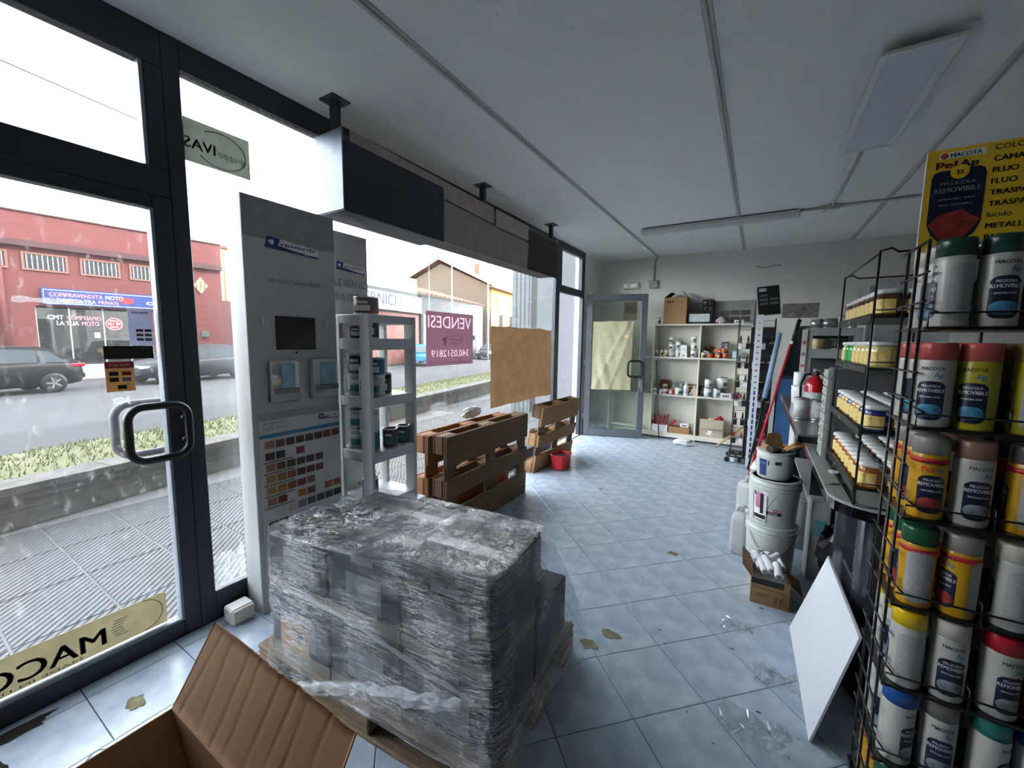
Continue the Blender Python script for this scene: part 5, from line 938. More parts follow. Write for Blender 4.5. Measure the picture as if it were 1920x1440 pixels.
# drawer cabinet
dc = thing('drawer_cabinet', 'grey cabinet of small drawers standing on the counter', 'cabinet', (.55, 2.87, .884))
MB().bbox((.345, 2.69, .884), (.80, 2.85, 1.375), .003).build('cabinet_body', M('grey green steel', (98, 104, 104), .5, .1, .08), dc)
for k in range(10):
    z = .895+.0475*k; dr = MB().bbox((.325, 2.693, z), (.346, 2.847, z+.042), .002).build('drawer', M('pale drawer front', (168, 172, 168), .5, 0, .06), dc); MB().bbox((.318, 2.745, z+.014), (.326, 2.80, z+.022), .001).build('drawer_pull', m_lt, dr)
# ---- jars on their wire rack
jr = thing('jar_rack', 'black wire rack holding four tiers of yellow-labelled jars', 'rack', (.5, 2.3, .884))
JX0, JX1, JY0, JY1 = .352, .63, 1.965, 2.66; WT = .0035
TZ = [.955, 1.175, 1.415, 1.605]
def wire(parent, pts, r=WT, n=6, closed=False, name='wire'): return MB().tube(pts, r, n, closed).build(name, m_wire, parent)
for y in (JY0, JY1):
    for x in (JX0, JX1): wire(jr, [(x, y, .889), (x, y, 1.84)], .004)
    wire(jr, [(JX0, y, 1.835), (JX0+.03, y, 1.845), (JX0+.05, y, 1.83), (JX1-.05, y, 1.83), (JX1, y, 1.835)], .004); wire(jr, [(JX0, y, 1.40), (JX1, y, 1.40)]); wire(jr, [(JX0, y, .889), (JX1, y, .889)], .004)
for x in (JX0, JX1): wire(jr, [(x, JY0, .889), (x, JY1, .889)], .004); wire(jr, [(x, JY0, 1.83), (x, JY1, 1.83)])
for k, z in enumerate(TZ):
    tr_ = MB().box((JX0+.003, JY0+.003, z-.006), (JX1-.003, JY1-.003, z-.001)); tr_ = tr_.build('shelf_tray', m_wire, jr)
    wire(tr_, [(JX0-.006, JY0, z+.008), (JX0-.006, JY1, z+.008)], .0025, name='front_wire'); MB().box((JX0-.007, JY0, z-.02), (JX0-.004, JY1, z+.004)).build('front_strip', m_wire, tr_)
    wire(tr_, [(JX0, JY0-.006, z+.022), (JX0+.1, JY0-.006, z+.024), (JX1, JY0-.006, z+.022)], .0025, name='end_wire')
    MB().lathe([(.008, 0), (.008, .003), (.001, .003)], 12, mat=Matrix.Translation((JX0-.007, JY0+.40, z-.008)) @ Matrix.Rotation(-PI/2, 4, 'Y')).build('price_dot', M('mint dot', (120, 206, 160), .5), tr_)
jb_me = MB().lathe([(.034, 0), (.038, .006), (.038, .07), (.033, .08), (.031, .084)], 14).mesh('jar_glass'); jl_me = MB().lathe([(.034, .082), (.039, .084), (.039, .095), (.036, .098), (.001, .098)], 14).mesh('jar_lid')
jq = MB(); jq.grid(12, 2, lambda u, v: (.0386*math.cos(1.2+3.9*u), .0386*math.sin(1.2+3.9*u), .012+.05*v)); jq = jq.mesh('jar_label')
m_jy = M('yellow jar label', (226, 186, 70), .5, 0, .2, 70, c2=(240, 222, 160)); m_jlid = M('white jar lid', (222, 224, 224), .4)
jcol = {0: [(170, 100, 40), (150, 70, 30), (176, 110, 40)], 1: [(180, 140, 70), (60, 70, 130), (190, 150, 60)], 2: [(206, 196, 130), (210, 200, 140), (200, 190, 120)], 3: [(90, 56, 30), (110, 40, 34), (96, 66, 36)]}
tn = ['lowest', 'second lowest', 'second highest', 'highest']; on_ = ['nearest', 'second', 'third', 'fourth', 'fifth', 'sixth', 'seventh', 'farthest']; cn = ['window-side', 'middle', 'inner']
for k, z in enumerate(TZ):
    for j in range(8):
        for i in range(3):
            col = jcol[k][(i+j) % 3]
            if k == 1 and j == 0: col = (44, 56, 120)
            green = (k == 2 and j in (5, 6) and i == 0)
            if green: col = (30, 150, 60)
            t = thing('paint_jar', '%s jar of the %s row on the %s rack tier' % (on_[j], cn[i], tn[k]), 'jar', (JX0+.047+.086*i, JY0+.047+.0845*j, z), rr.uniform(-.15, .15), 'jars on the wire rack')
            put('jar_glass', jb_me, M('jar content %s' % (col,), col, .15, 0, .08), t); put('lid', jl_me, m_jlid, t); put('label', jq, MATS.get('green jar label') or M('green jar label', (40, 160, 70), .5) if green else m_jy, t)
# ---- spray can rack
cr = thing('can_rack', 'tall black wire rack packed with spray cans at right', 'rack', (.52, 1.36, 0))
CZ = [1.544, 1.319, 1.105, .89, .683, .479, .27]; CX0, CX1, CY0, CY1 = .312, .635, 1.25, 1.475
for x in (CX0, CX1):
    for y in (CY0+.03, CY0+.10, CY1-.05): wire(cr, [(x, y, .0), (x, y, 1.735)], .0032)
    for k, z in enumerate(CZ):
        for dz in (.055, .12): wire(cr, [(x, CY0+.012, z+dz), (x, CY1, z+dz)], .0026)
    wire(cr, [(x, CY0+.03, 1.735), (x, CY1, 1.735)], .0032); wire(cr, [(x, CY0, .02), (x, CY1, .02)], .004)
for y in (CY0+.03, CY1): wire(cr, [(CX0, y, .02), (CX1, y, .02)], .004)
for k, z in enumerate(CZ):
    t_ = MB().box((CX0, CY0, z-.009), (CX1, CY1, z-.002)).build('shelf_tray', m_wire, cr)
    wire(t_, [(CX0+.004, CY0-.002, z-.006), (CX0+.004, CY0-.004, z+.028), (CX1-.004, CY0-.004, z+.028), (CX1-.004, CY0-.002, z-.006)], .0024, name='front_rail')
    wire(t_, [(CX0+.02, CY0-.004, z+.028), (CX0+.004, CY0+.02, z+.04), (CX0, CY1, z+.05)], .0022, name='side_rail')
    for x in (CX0+.147, CX0+.30): wire(t_, [(x, CY0-.002, z), (x, CY0-.002, z+.045), (x, CY1, z+.06)], .0022, name='divider')
# can meshes
CR, CH = .0325, .155
cb_me = MB().lathe([(CR*.96, 0), (CR, .003), (CR, CH-.012), (CR*.97, CH-.004), (CR*.90, CH)], 24).mesh('can_body'); cc_me = MB().lathe([(CR*.985, CH-.004), (CR*.985, CH+.028), (CR*.95, CH+.034), (CR*.90, CH+.035), (.001, CH+.034)], 24).mesh('cap')
def wrapgrid(z0, z1, a0, a1, r, n=12, top=None):
    m = MB(); m.grid(n, 6, lambda u, v: (r*math.cos(a0+(a1-a0)*u), r*math.sin(a0+(a1-a0)*u), z0+(z1-z0)*v-(.010*(abs(2*u-1)**4)*(v-.5)*2))); return m
F0 = -PI/2   # label faces local -Y
sh_me = wrapgrid(.016, .104, F0-.74, F0+.74, CR*1.006).mesh('shield_panel'); car_me = wrapgrid(.024, .052, F0-.66, F0+.66, CR*1.012).mesh('shield_picture'); bk_me = wrapgrid(.012, .135, F0+1.35, F0+2.9, CR*1.004).mesh('back_text_panel'); rb_me = MB().lathe([(CR*1.004, CH-.024), (CR*1.004, CH-.013)], 24).mesh('warning_band'); rb_me.polygons.foreach_set('use_smooth', [True]*len(rb_me.polygons))
def wl_(s, h, w, z):
    vs, fs, W = glyphs(s, True); k = h/.7; kx = w/W; m = MB(); r = CR*1.018
    m.add([(r*math.cos(F0+(x*kx-w/2)/r), r*math.sin(F0+(x*kx-w/2)/r), z+y*k) for x, y in vs], fs); return m.mesh('lettering')
L_mac, L_pel, L_ap, L_rem, L_pll, L_sm = wl_('MACOTA', .0075, .040, .1285), wl_('Pel', .012, .020, .112), wl_('Ap', .012, .016, .112), wl_('REMOVIBILE', .008, .047, .079), wl_('PELLICOLA', .0055, .031, .0905), wl_('REMOVABLE WRAP', .004, .034, .0665)
for mm, dx in ((L_pel, -.010), (L_ap, .011)):
    a = dx/CR
    for v in mm.vertices: c, s = math.cos(a), math.sin(a); v.co.x, v.co.y = v.co.x*c-v.co.y*s, v.co.x*s+v.co.y*c
m_cw = M('white can paint', (186, 186, 180), .3, 0, .03); m_cy = M('yellow can paint', (206, 156, 30), .3, 0, .03); m_cl = M('lime can paint', (176, 166, 40), .3, 0, .03); m_shd = M('navy shield', (22, 32, 56), .3, 0, .15, 30); m_txtp = M('fine print panel', (168, 170, 168), .5, 0, .12, 160)
m_pic = {0: M('blue car picture', (60, 120, 150), .3, 0, .6, 40), 1: M('red car picture', (140, 52, 48), .3, 0, .6, 40), 2: M('grey car picture', (120, 130, 134), .3, 0, .6, 40)}
CAPC = {'dark green': (22, 58, 48), 'coral': (190, 84, 80), 'sand': (176, 140, 80), 'clear grey': (150, 148, 140), 'rosy clear': (150, 110, 96), 'green': (24, 86, 54), 'yellow': (232, 196, 20), 'ivory': (206, 202, 186), 'red': (176, 24, 40), 'blue': (26, 84, 160), 'grey': (112, 108, 104), 'teal': (30, 116, 106), 'smoke': (90, 88, 86)}
front = [[('dark green', 'w', -1.75), ('dark green', 'w', 0), ('ivory', 'w', .5), ('dark green', 'w', 0)], [('coral', 'w', -.4), ('coral', 'l', -.5), ('sand', 'l', -2.2), ('coral', 'w', 0)], [('clear grey', 'y', 0), ('rosy clear', 'w', .1), ('smoke', 'yb', -2.0), ('clear grey', 'y', .2)], [('green', 'yb', -2.2), ('clear grey', 'y', -1.1), ('ivory', 'w', -2.0), ('clear grey', 'yb', .4)], [('yellow', 'w', -2.1), ('ivory', 'w', 0), ('red', 'w', .3), ('red', 'y', 0)], [('blue', 'w', .8), ('grey', 'w', 0), ('teal', 'w', .9), ('blue', 'w', -.1)], [('green', 'y', .4), ('grey', 'w', 0), ('blue', 'w', 0), ('teal', 'w', 0)]]
tname = ['top', 'second', 'third', 'fourth', 'fifth', 'sixth', 'bottom']; cname = ['first', 'second', 'third', 'fourth']; rname = ['front', 'middle', 'back']
for k, z in enumerate(CZ):
    for c in range(4):
        for r_ in range(3):
            cap, kind, ang = front[k][c]
            if k == 0 and r_ > 0: cap = 'dark green' if c % 2 else 'ivory'
            if r_ > 0: ang = [-.9, 1.8][r_-1]+.3*c
            x = CX0+.045+.0715*c+(.012 if c > 1 else 0)-(.012 if k == 1 else 0)+(.003 if k == 1 and c == 0 else 0); y = CY0+.036+.0685*r_
            t = thing('spray_can', '%s-capped spray can, %s of the %s row, %s rack tier' % (cap, cname[c], rname[r_], tname[k]), 'spray can', (x, y, z-.0015), ang, 'spray cans on the wire rack')
            body = {'w': m_cw, 'y': m_cy, 'l': m_cl if c else m_cw, 'yb': m_cy}[kind]
            put('can_body', cb_me, body, t); put('cap', cc_me, M('cap '+cap, CAPC[cap], .3, 0, .04), t)
            put('shield_panel', sh_me, m_shd, t); put('shield_picture', car_me, m_pic[1 if kind[0] == 'y' else (0 if k < 2 else 2)], t); put('back_text_panel', bk_me, m_txtp, t)
            if kind[0] == 'y': put('warning_band', rb_me, m_print_r, t)
            if r_ == 0 and c < 4:
                put('lettering', L_mac, m_print_k, t); put('lettering', L_rem, m_print_w, t); put('lettering', L_pll, m_print_w, t); put('lettering', L_sm, m_print_w, t); put('lettering', L_ap, M('sky blue ink', (60, 130, 180), .5), t)
                if kind[0] == 'y': put('lettering', L_pel, m_print_r, t)
# header sign
sg = thing('rack_sign', 'yellow header sign with shield picture above the can rack', 'sign', (.55, 1.48, 1.70))
YS = 1.482
MB().bbox((.338, YS, 1.70), (.65, YS+.004, 1.992), .001).build('sign_board', M('yellow card', (226, 186, 40), .6, 0, .03), sg); MB().bbox((.3365, YS-.0003, 1.70), (.3385, YS+.0043, 1.992), .0005).build('sign_edge', m_print_w, sg)
e = YS-.001
MB().box((0.3598, e, 1.967), (0.4417, e+.0006, 1.982)).build('logo_plate', m_print_w, sg); MB().lathe([(.007, 0), (.007, .0004)], 18, mat=Matrix.Translation((0.3687, e-.0002, 1.9745)) @ Matrix.Rotation(PI/2, 4, 'X')).build('logo_disc', m_print_r, sg); lettering(sg, 'M', m_print_w, (0.3687, e-.0012, 1.971), XW, ZUP, .007, None, 'c', True); lettering(sg, 'MACOTA', m_print_k, (0.3794, e-.0006, 1.9695), XW, ZUP, .010, .055, bold=True)
lettering(sg, 'Pel', m_print_r, (0.3553, e, 1.944), XW, ZUP, .017, .038, bold=True); lettering(sg, 'Ap', m_print_b, (0.3972, e, 1.944), XW, ZUP, .017, .034, bold=True)
pl = [(0.35, 1.809), (0.35, 1.924), (0.3544, 1.935), (0.3642, 1.939), (0.4328, 1.941), (0.4426, 1.936), (0.447, 1.924), (0.447, 1.809), (0.4372, 1.782), (0.4194, 1.766), (0.3749, 1.766), (0.3598, 1.782)]
m = MB(); m.prism(pl[::-1], (0, e+.0008, 0), XW, ZUP, YD, -.0006); m.build('shield', m_shd, sg)
m = MB(); m.prism([(0.3518, 1.809), (0.3749, 1.771), (0.4194, 1.771), (0.4452, 1.814), (0.4105, 1.842), (0.3749, 1.834)][::-1], (0, e, 0), XW, ZUP, YD, -.0005); m.build('shield_picture', m_pic[1], sg)
m = MB(); m.lathe([(.017, 0), (.017, .0004)], 20, mat=Matrix.Translation((0.3998, e-.0002, 1.933)) @ Matrix.Rotation(PI/2, 4, 'X')); m.build('round_seal', m_print_y, sg)
e2 = e-.0012
lettering(sg, '32', m_print_k, (0.3998, e2, 1.927), XW, ZUP, .010, None, 'c', True); lettering(sg, 'PELLICOLA', m_print_w, (0.3989, e2, 1.903), XW, ZUP, .0075, .062, 'c', True); lettering(sg, 'REMOVIBILE', m_print_w, (0.3989, e2, 1.885), XW, ZUP, .0115, .084, 'c', True); lettering(sg, 'REMOVABLE WRAP', m_print_w, (0.3989, e2, 1.866), XW, ZUP, .005, .066, 'c', True); lettering(sg, 'FILM AMOVIBLE', m_print_w, (0.3989, e2, 1.852), XW, ZUP, .005, .06, 'c', True)
for i, (s, bld) in enumerate((('COLORI', False), ('CAMALEONTE', True), ('FLUO', True), ('FLUO', True), ('TRASPARENTE', True), ('TRASPARENTE', True), ('lucido', False), ('METALLIZZATO', True), ('PASTELLO', True))): lettering(sg, s, m_print_k, (.456, e, 1.972-.0262*i), XW, ZUP, .0125, None, bold=bld)
for x in (.40, .58): MB().bbox((x-.006, YS+.004, 1.60), (x+.006, YS+.010, 1.90), .001).build('sign_stay', m_wire, sg)
# ---- white board leaning on the counter
wb = thing('white_board', 'white rectangular panel leaning against the counter front', 'board', (.27, 2.1, 0))
o0, o1 = Vector((.263, 1.774, .002)), Vector((.241, 2.49, .002)); t0, t1_ = Vector((.374, 1.774, .478)), Vector((.371, 2.49, .441)); nn = (o1-o0).cross(t0-o0).normalized()*.008
MB().add([o0, o1, t1_, t0, o0+nn, o1+nn, t1_+nn, t0+nn], [(0,1,2,3),(7,6,5,4),(0,4,5,1),(1,5,6,2),(2,6,7,3),(3,7,4,0)]).build('panel', M('white lacquer', (226, 230, 236), .35, 0, .02), wb)
m = MB(); m.add([o0-nn*.1+(t0-o0)*.995, t1_-nn*.1, t1_-nn*.1-(t1_-o1)*.012, t0-nn*.1-(t0-o0)*.012], [(0, 1, 2, 3)]); m.build('chipped_edge', M('chipped edge', (120, 116, 108), .8, 0, .5, 60), wb)
# ---- buckets
m_bkt = M('milky bucket plastic', (206, 212, 208), .35, 0, .03)
def bucket(label, c, z, r, h, name='bucket', mat=m_bkt, rim=True):
    t = thing(name, label, 'bucket', (c[0], c[1], z)); k = .91
    MB().lathe([(r*k*.96, 0), (r*k, .006), (r, h-.05), (r*1.0, h-.045), (r*.985, h), (r*.95, h), (r*k*.93, .02), (.001, .02)], 36).build('bucket_wall', mat, t, False)
    m = MB()
    for dz in ((.0, .03, .052) if rim else (0,)): m.lathe([(r*.99, h-.008-dz), (r*1.045, h-.006-dz), (r*1.045, h-.0-dz), (r*.985, h+.001-dz)], 36)
    m.build('rim', mat, t, False); return t
BC = (.150, 3.06)
b1 = bucket('large milky white bucket at the bottom of the stack', BC, 0, .14, .345)
MB().tube([(.145*math.cos(a), .147*math.sin(a), .30-.13*math.sin((a+2.6)/2.0*PI)) for a in [-2.6+.2*k for k in range(11)]], .003, 6).build('bucket_bail', m_steel, b1, False)
b2 = bucket('large white bucket with diamond labels in the middle of the stack', BC, .346, .14, .30)
MB().lathe([(.128, .3), (.125, .301), (.001, .301)], 30).build('lid', m_bkt, b2, False)
def wpatch(t, r, k, poly, mat, name, off=1.006, taper=True):  # polygon in (angle, z) laid on the bucket wall
    m = MB(); N_ = 7
    (a0, a1, z0, z1) = poly
    m.grid(N_, 3, lambda u, v: ((r*(.91+.09*(z0+(z1-z0)*v)/(k-.05))*off)*math.cos(a0+(a1-a0)*u), (r*(.91+.09*(z0+(z1-z0)*v)/(k-.05))*off)*math.sin(a0+(a1-a0)*u), z0+(z1-z0)*v)); return m.build(name, mat, t, False)
wpatch(b2, .14, .30, (-2.5, -1.85, .04, .225), m_print_w, 'label_panel'); 
def wline(t, pts, mat, r=.14, H=.30, w=.003, name='label_line'): return MB().tube([((r*(.91+.09*z/(H-.05))*1.008)*math.cos(a), (r*(.91+.09*z/(H-.05))*1.008)*math.sin(a), z) for a, z in pts], w, 4).build(name, mat, t, False)
wline(b2, [(-2.5, .22), (-2.5, .03), (-2.2, .03), (-1.85, .03), (-1.85, .2), (-2.1, .215), (-2.3, .225)], m_print_k, w=.002); wpatch(b2, .14, .30, (-2.46, -1.9, .045, .07), m_print_k, 'label_bar', 1.01)
wpatch(b2, .14, .30, (-2.38, -2.15, .11, .215), M('label pink', (200, 120, 160), .5), 'label_pink', 1.008); wpatch(b2, .14, .30, (-2.15, -2.0, .08, .21), m_print_k, 'label_black', 1.009); wpatch(b2, .14, .30, (-2.45, -2.36, .19, .22), m_print_b, 'label_blue', 1.009)
wpatch(b2, .14, .30, (-1.85, -1.25, .085, .105), m_print_k, 'label_band', 1.007); wpatch(b2, .14, .30, (-1.6, -1.3, .105, .125), MATS['label pink'], 'label_pink', 1.008); wline(b2, [(-1.9, .09), (-1.75, .15), (-1.5, .21), (-1.35, .17), (-1.2, .12)], m_print_g, w=.0012); lettering(b2, 'IVAS', m_print_w, (0, 0, .089), XW, ZUP, .012, .045, 'c', True, wrap=(0, 0, .1338, -1.6), world=False)
b3 = bucket('small white bucket with blue label on top of the stack', (.140, 3.05), .648, .103, .175, rim=False)
wpatch(b3, .103, .175, (-2.55, -2.05, .02, .125), m_print_b, 'label_blue'); wpatch(b3, .103, .175, (-1.6, -1.25, .10, .122), M('navy mark', (30, 40, 80), .5), 'label_mark'); wpatch(b3, .103, .175, (-1.98, -1.9, .09, .12), m_grn, 'label_green'); lettering(b3, 'SUPER', M('pale blue ink', (150, 170, 210), .5), (0, 0, .095), XW, ZUP, .012, .04, 'c', wrap=(0, 0, .1025, -2.3), world=False)
q = thing('small_carton', 'open brown carton standing inside the top bucket', 'carton', (.145, 3.07, .70), .5)
for n_, a in (('wall', (-.065, -.05, 0, .065, -.047, .155)), ('wall', (-.065, .047, 0, .065, .05, .155)), ('wall', (-.065, -.047, 0, -.062, .047, .155)), ('wall', (.062, -.047, 0, .065, .047, .155))): MB().box(a[:3], a[3:]).build('carton_wall', m_card, q, False)
m = MB(); m.prism([(-.05, 0), (.06, 0), (.055, .05), (.02, .07), (-.03, .06)], (0, .05, .155), XW, ZUP, (0, 1, 0), .003); m.build('carton_flap', m_card, q, False)
for k in range(2):
    q = thing('paint_brush', ['upper wooden brush lying across the top bucket', 'lower wooden brush lying across the top bucket'][k], 'brush', (.17+.01*k, 3.02-.015*k, .80-.0*k)); d_ = Vector((.11, .03, .075-.02*k)); e_ = Vector((-.06, -.05, .02))
    MB().tube([Vector((0, 0, .03)), d_*.5+Vector((0, 0, .03)), d_+Vector((0, 0, .03))], [.008, .012, .009], 8).build('handle', M('varnished handle', (176, 134, 88), .4), q, False); MB().tube([Vector((0, 0, .03)), e_*.4+Vector((0, 0, .03))], [.012, .016], 8).build('ferrule', m_steel, q, False); MB().tube([e_*.4+Vector((0, 0, .03)), e_*1.2+Vector((0, 0, .02))], [.016, .022], 8).build('bristles', M('dark bristles', (60, 54, 46), .9), q, False)
# white jerrycans behind the buckets
def jerry(label, c, s, rz):
    t = thing('jerrycan', label, 'jerrycan', c, rz); m = MB()
    m.grid(28, 10, lambda u, v: tuple((s[0]*math.copysign(abs(math.cos(2*PI*u))**.45, math.cos(2*PI*u))*[.9, 1, 1, 1, 1, 1, 1, .97, .8, .35][int(round(v*9))], s[1]*math.copysign(abs(math.sin(2*PI*u))**.45, math.sin(2*PI*u))*[.9, 1, 1, 1, 1, 1, 1, .97, .8, .4][int(round(v*9))], s[2]*[0, .03, .2, .4, .6, .72, .82, .88, .94, .97][int(round(v*9))])), True, True); m.f += [tuple(range(27, -1, -1)), tuple(range(28*9, 28*10))]; m.sm += [False]*2
    m.build('body', TM('milky jerrycan', (222, 224, 224), .35, .35, .03), t, False); MB().tube([(-s[0]*.6, 0, s[2]*.93), (-s[0]*.45, 0, s[2]*1.08), (s[0]*.2, 0, s[2]*1.1), (s[0]*.35, 0, s[2]*.96)], .014, 8).build('handle', MATS['milky jerrycan'], t, False); MB().lathe([(.02, 0), (.02, .03), (.001, .03)], 12, c=(s[0]*.65, 0, s[2]*.97)).build('cap', m_white, t, False)
jerry('white jerrycan standing furthest behind the bucket stack', (.02, 3.95, 0), (.10, .07, .34), 1.0); jerry('white jerrycan squeezed between bucket stack and carton', (-.02, 3.28, 0), (.055, .10, .30), -.2)
q = crumple('plastic_bag', 'white knotted plastic bag on top of the bucket behind the stack', 'bag', (.11, 3.70, .35), (.09, .10, .14), m_bag, 15); bucket('white bucket standing behind the stack by the jerrycan', (.12, 3.72, ), 0, .11, .40) ; bucket('grey bucket under the counter behind the stack', (.36, 3.62), 0, .12, .40, mat=M('grey bucket', (130, 134, 136), .5))
# roller carton
rcx = thing('roller_carton', 'open brown carton full of white paint rollers on the tiles', 'carton', (.15, 2.76, 0)); X0, X1_, Y0_, Y1_, HH = .055, .245, 2.63, 2.90, .155
MB().bbox((X0, Y0_, 0), (X1_, Y0_+.004, HH), .001).build('front_wall', m_card, rcx); MB().bbox((X0, Y0_+.004, 0), (X0+.004, Y1_, HH), .001).build('left_wall', M('painted-light card', (182, 142, 98), .85), rcx); MB().bbox((X1_-.004, Y0_+.004, 0), (X1_, Y1_, HH), .001).build('right_wall', m_card_d, rcx); MB().bbox((X0+.004, Y1_-.004, 0), (X1_-.004, Y1_, HH), .001).build('back_wall', m_card_d, rcx); MB().box((X0+.004, Y0_+.004, .001), (X1_-.004, Y1_-.004, .09)).build('lining', m_white, rcx)  # left wall's paler card has window light put into its colour
MB().box((X0, Y0_-.0006, HH-.035), (X1_-.03, Y0_, HH)).build('dark_band', m_black, rcx); MB().tube([(X0+.01, Y0_-.001, .10), (X1_-.01, Y0_-.001, .097)], .0012, 4).build('printed_line', m_print_k, rcx); MB().box((X0+.03, Y0_-.0006, .05), (X0+.09, Y0_, .068)).build('printed_mark', m_card_d, rcx)
for k in range(2): m = MB(); m.prism([(0, 0), (.004, 0), (.004, .03), (.008, .03), (.002, .04), (-.004, .03), (0, .03)], (X1_-.065+.022*k, Y0_-.0012, .025), XW, ZUP, YD, .0006); m.build('arrow_mark', m_print_k, rcx)
m = MB(); m.tube([(x, Y0_-.001, z) for x, z in ((X1_-.075, .018), (X1_-.03, .018), (X1_-.03, .075), (X1_-.075, .075))], .0008, 4, True); m.build('arrow_frame', m_print_k, rcx)
for nm, pts in (('left_flap', ((X0, Y0_, HH), (X0, Y1_, HH), (X0-.055, Y1_+.0, HH+.05), (X0-.05, Y0_+.06, HH+.035))), ('right_flap', ((X1_, Y0_, HH), (X1_, Y1_-.12, HH), (X1_+.05, Y1_-.12, HH-.03), (X1_+.06, Y0_, HH-.05)))):
    m = MB(); m.add([*pts]+[(p[0], p[1], p[2]-.004) for p in pts], [(0,1,2,3),(7,6,5,4),(0,4,5,1),(1,5,6,2),(2,6,7,3),(3,7,4,0)]); m.build(nm, m_card, rcx)
m_fl = M('white roller fleece', (226, 230, 234), .9, 0, .04, 60, .4)
RL = [((.12, 2.68, .175), (-.03, .13, .02), .018, .11), ((.155, 2.69, .185), (-.04, .13, .02), .022, .13), ((.19, 2.66, .175), (-.015, .10, .035), .022, .10), ((.212, 2.75, .185), (-.02, .09, .01), .018, .10), ((.13, 2.80, .19), (.05, .05, .02), .020, .09), ((.10, 2.76, .155), (-.02, .10, .0), .018, .10), ((.18, 2.80, .155), (.03, .05, .0), .02, .08)]
for k, (o, d_, r, l) in enumerate(RL):
    o = Vector(o); d_ = Vector(d_).normalized()*l; t = thing('paint_roller', ['slim roller sleeve at the left front of the roller carton', 'thick roller sleeve next to the slim one in the carton', 'thick roller at the middle front of the roller carton', 'roller at the right side of the roller carton', 'roller across the back of the roller carton', 'half-buried roller at the left of the roller carton', 'half-buried roller at the back right of the carton'][k], 'roller', tuple(o), 0, 'rollers in the carton')
    MB().tube([o, o+d_*.04, o+d_*.96, o+d_], [r*.9, r, r, r*.9], 14).build('fleece_sleeve', m_fl, t); MB().tube([o-d_*.03, o+d_*.01], r*.55, 10).build('core', M('grey core', (140, 140, 138), .6), t)
crumple('plastic_bag', 'crumpled clear bag spilling from the back of the roller carton', 'bag', (.10, 2.84, .13), (.05, .045, .05), m_bag, 21); 
# under-counter clutter
q = thing('white_carton', 'white carton with pale blue label under the counter', 'carton', (.40, 3.15, 0), .1); MB().bbox((-.05, -.06, 0), (.05, .06, .52), .003).build('carton_body', m_lt, q, False); MB().box((-.03, -.0612, .30), (.035, -.0602, .40)).build('label', M('pale aqua label', (110, 180, 196), .5), q, False)
crumple('black_bag', 'black bin bag stuffed under the counter edge', 'bag', (.47, 2.85, 0), (.085, .10, .24), M('black bag film', (12, 12, 14), .25, 0, .2, 20, .4), 31)
# ---- things on the raised counter
ZR = .98
q = bucket('clear white bucket of rags at the far end of the raised counter', (.36, 4.35), ZR, .085, .155, mat=M('cloudy tub', (206, 210, 214), .4, 0, .1, 20), rim=False)
paint_can('grey tin low beside the cloudy tub on the raised counter', (.385, 4.12, ZR), .055, .08, m_lt, None, two=m_teal)
paint_can('plain grey can in front on the raised counter', (.283, 3.44, ZR), .045, .15, m_lt, None, two=None)
paint_can('pale grey can before the fire extinguisher', (.378, 3.44, ZR), .048, .14, m_lt, None, two=m_wl)
fe = thing('fire_extinguisher', 'red fire extinguisher with black lever on the raised counter', 'extinguisher', (.365, 3.60, ZR))
MB().lathe([(.05, 0), (.058, .008), (.06, .02), (.06, .22), (.05, .26), (.024, .285), (.022, .30)], 26).build('cylinder', M('extinguisher red', (186, 22, 36), .25, 0, .04, coat=.5), fe, False); MB().lathe([(.018, .295), (.02, .325), (.001, .33)], 14).build('valve', m_black, fe, False)
MB().tube([(0, 0, .33), (.04, -.03, .335), (.085, -.05, .315)], .012, 8).build('lever', m_black, fe, False); MB().tube([(0, 0, .325), (.05, -.03, .30), (.085, -.05, .28)], .008, 8).build('carry_handle', m_black, fe, False); MB().tube([(-.01, 0, .315), (-.06, -.01, .30), (-.085, -.02, .24), (-.08, -.03, .12)], .009, 8).build('hose', m_black, fe, False); MB().lathe([(.014, 0), (.014, .006)], 14, mat=Matrix.Translation((-.012, -.022, .315)) @ Matrix.Rotation(PI/2, 4, 'X')).build('gauge', m_steel, fe, False); MB().lathe([(.0605, .08), (.0605, .18)], 26).build('label', m_lt, fe, False)
q = thing('pink_bottle', 'small pink-topped bottle behind the fire extinguisher', 'bottle', (.41, 3.85, ZR)); MB().lathe([(.03, 0), (.03, .15), (.014, .19)], 16).build('bottle_body', m_wl, q, False); MB().lathe([(.026, .16), (.03, .20), (.001, .25)], 16).build('cap', M('pink cap', (214, 60, 100), .4), q, False)
# ---- grey display shelf unit behind the counter with tins
gs_ = thing('tin_display', 'grey ladder-sided display unit with tins behind the counter', 'shelf', (.5, 4.9, 0))
m_gl = M('grey laminate', (150, 154, 154), .5, 0, .03); gx0, gx1, gy0, gy1 = .375, .80, 4.78, 5.10
for x in (gx0, gx1-.06): MB().bbox((x, gy0, 0), (x+.06, gy0+.025, 1.655), .002).build('post', m_gl, gs_); MB().bbox((x, gy1-.025, 0), (x+.06, gy1, 1.655), .002).build('post', m_gl, gs_)
for z0, z1 in ((1.58, 1.655), (1.37, 1.455), (1.0, 1.07), (.5, .57)): MB().bbox((gx0+.06, gy0, z0), (gx1-.06, gy0+.025, z1), .002).build('front_rail', m_gl, gs_); MB().bbox((gx0, gy0+.025, z1-.02), (gx1, gy1-.025, z1), .002).build('shelf_board', m_gl, gs_); MB().bbox((gx0, gy0+.025, z0), (gx0+.02, gy1-.025, z1), .002).build('side_rail', m_gl, gs_)
MB().bbox((gx0, gy1-.005, 0), (gx1, gy1, 1.65), .001).build('back_board', M('dark back board', (70, 74, 76), .6), gs_)
G2 = 'tins on the grey display unit'
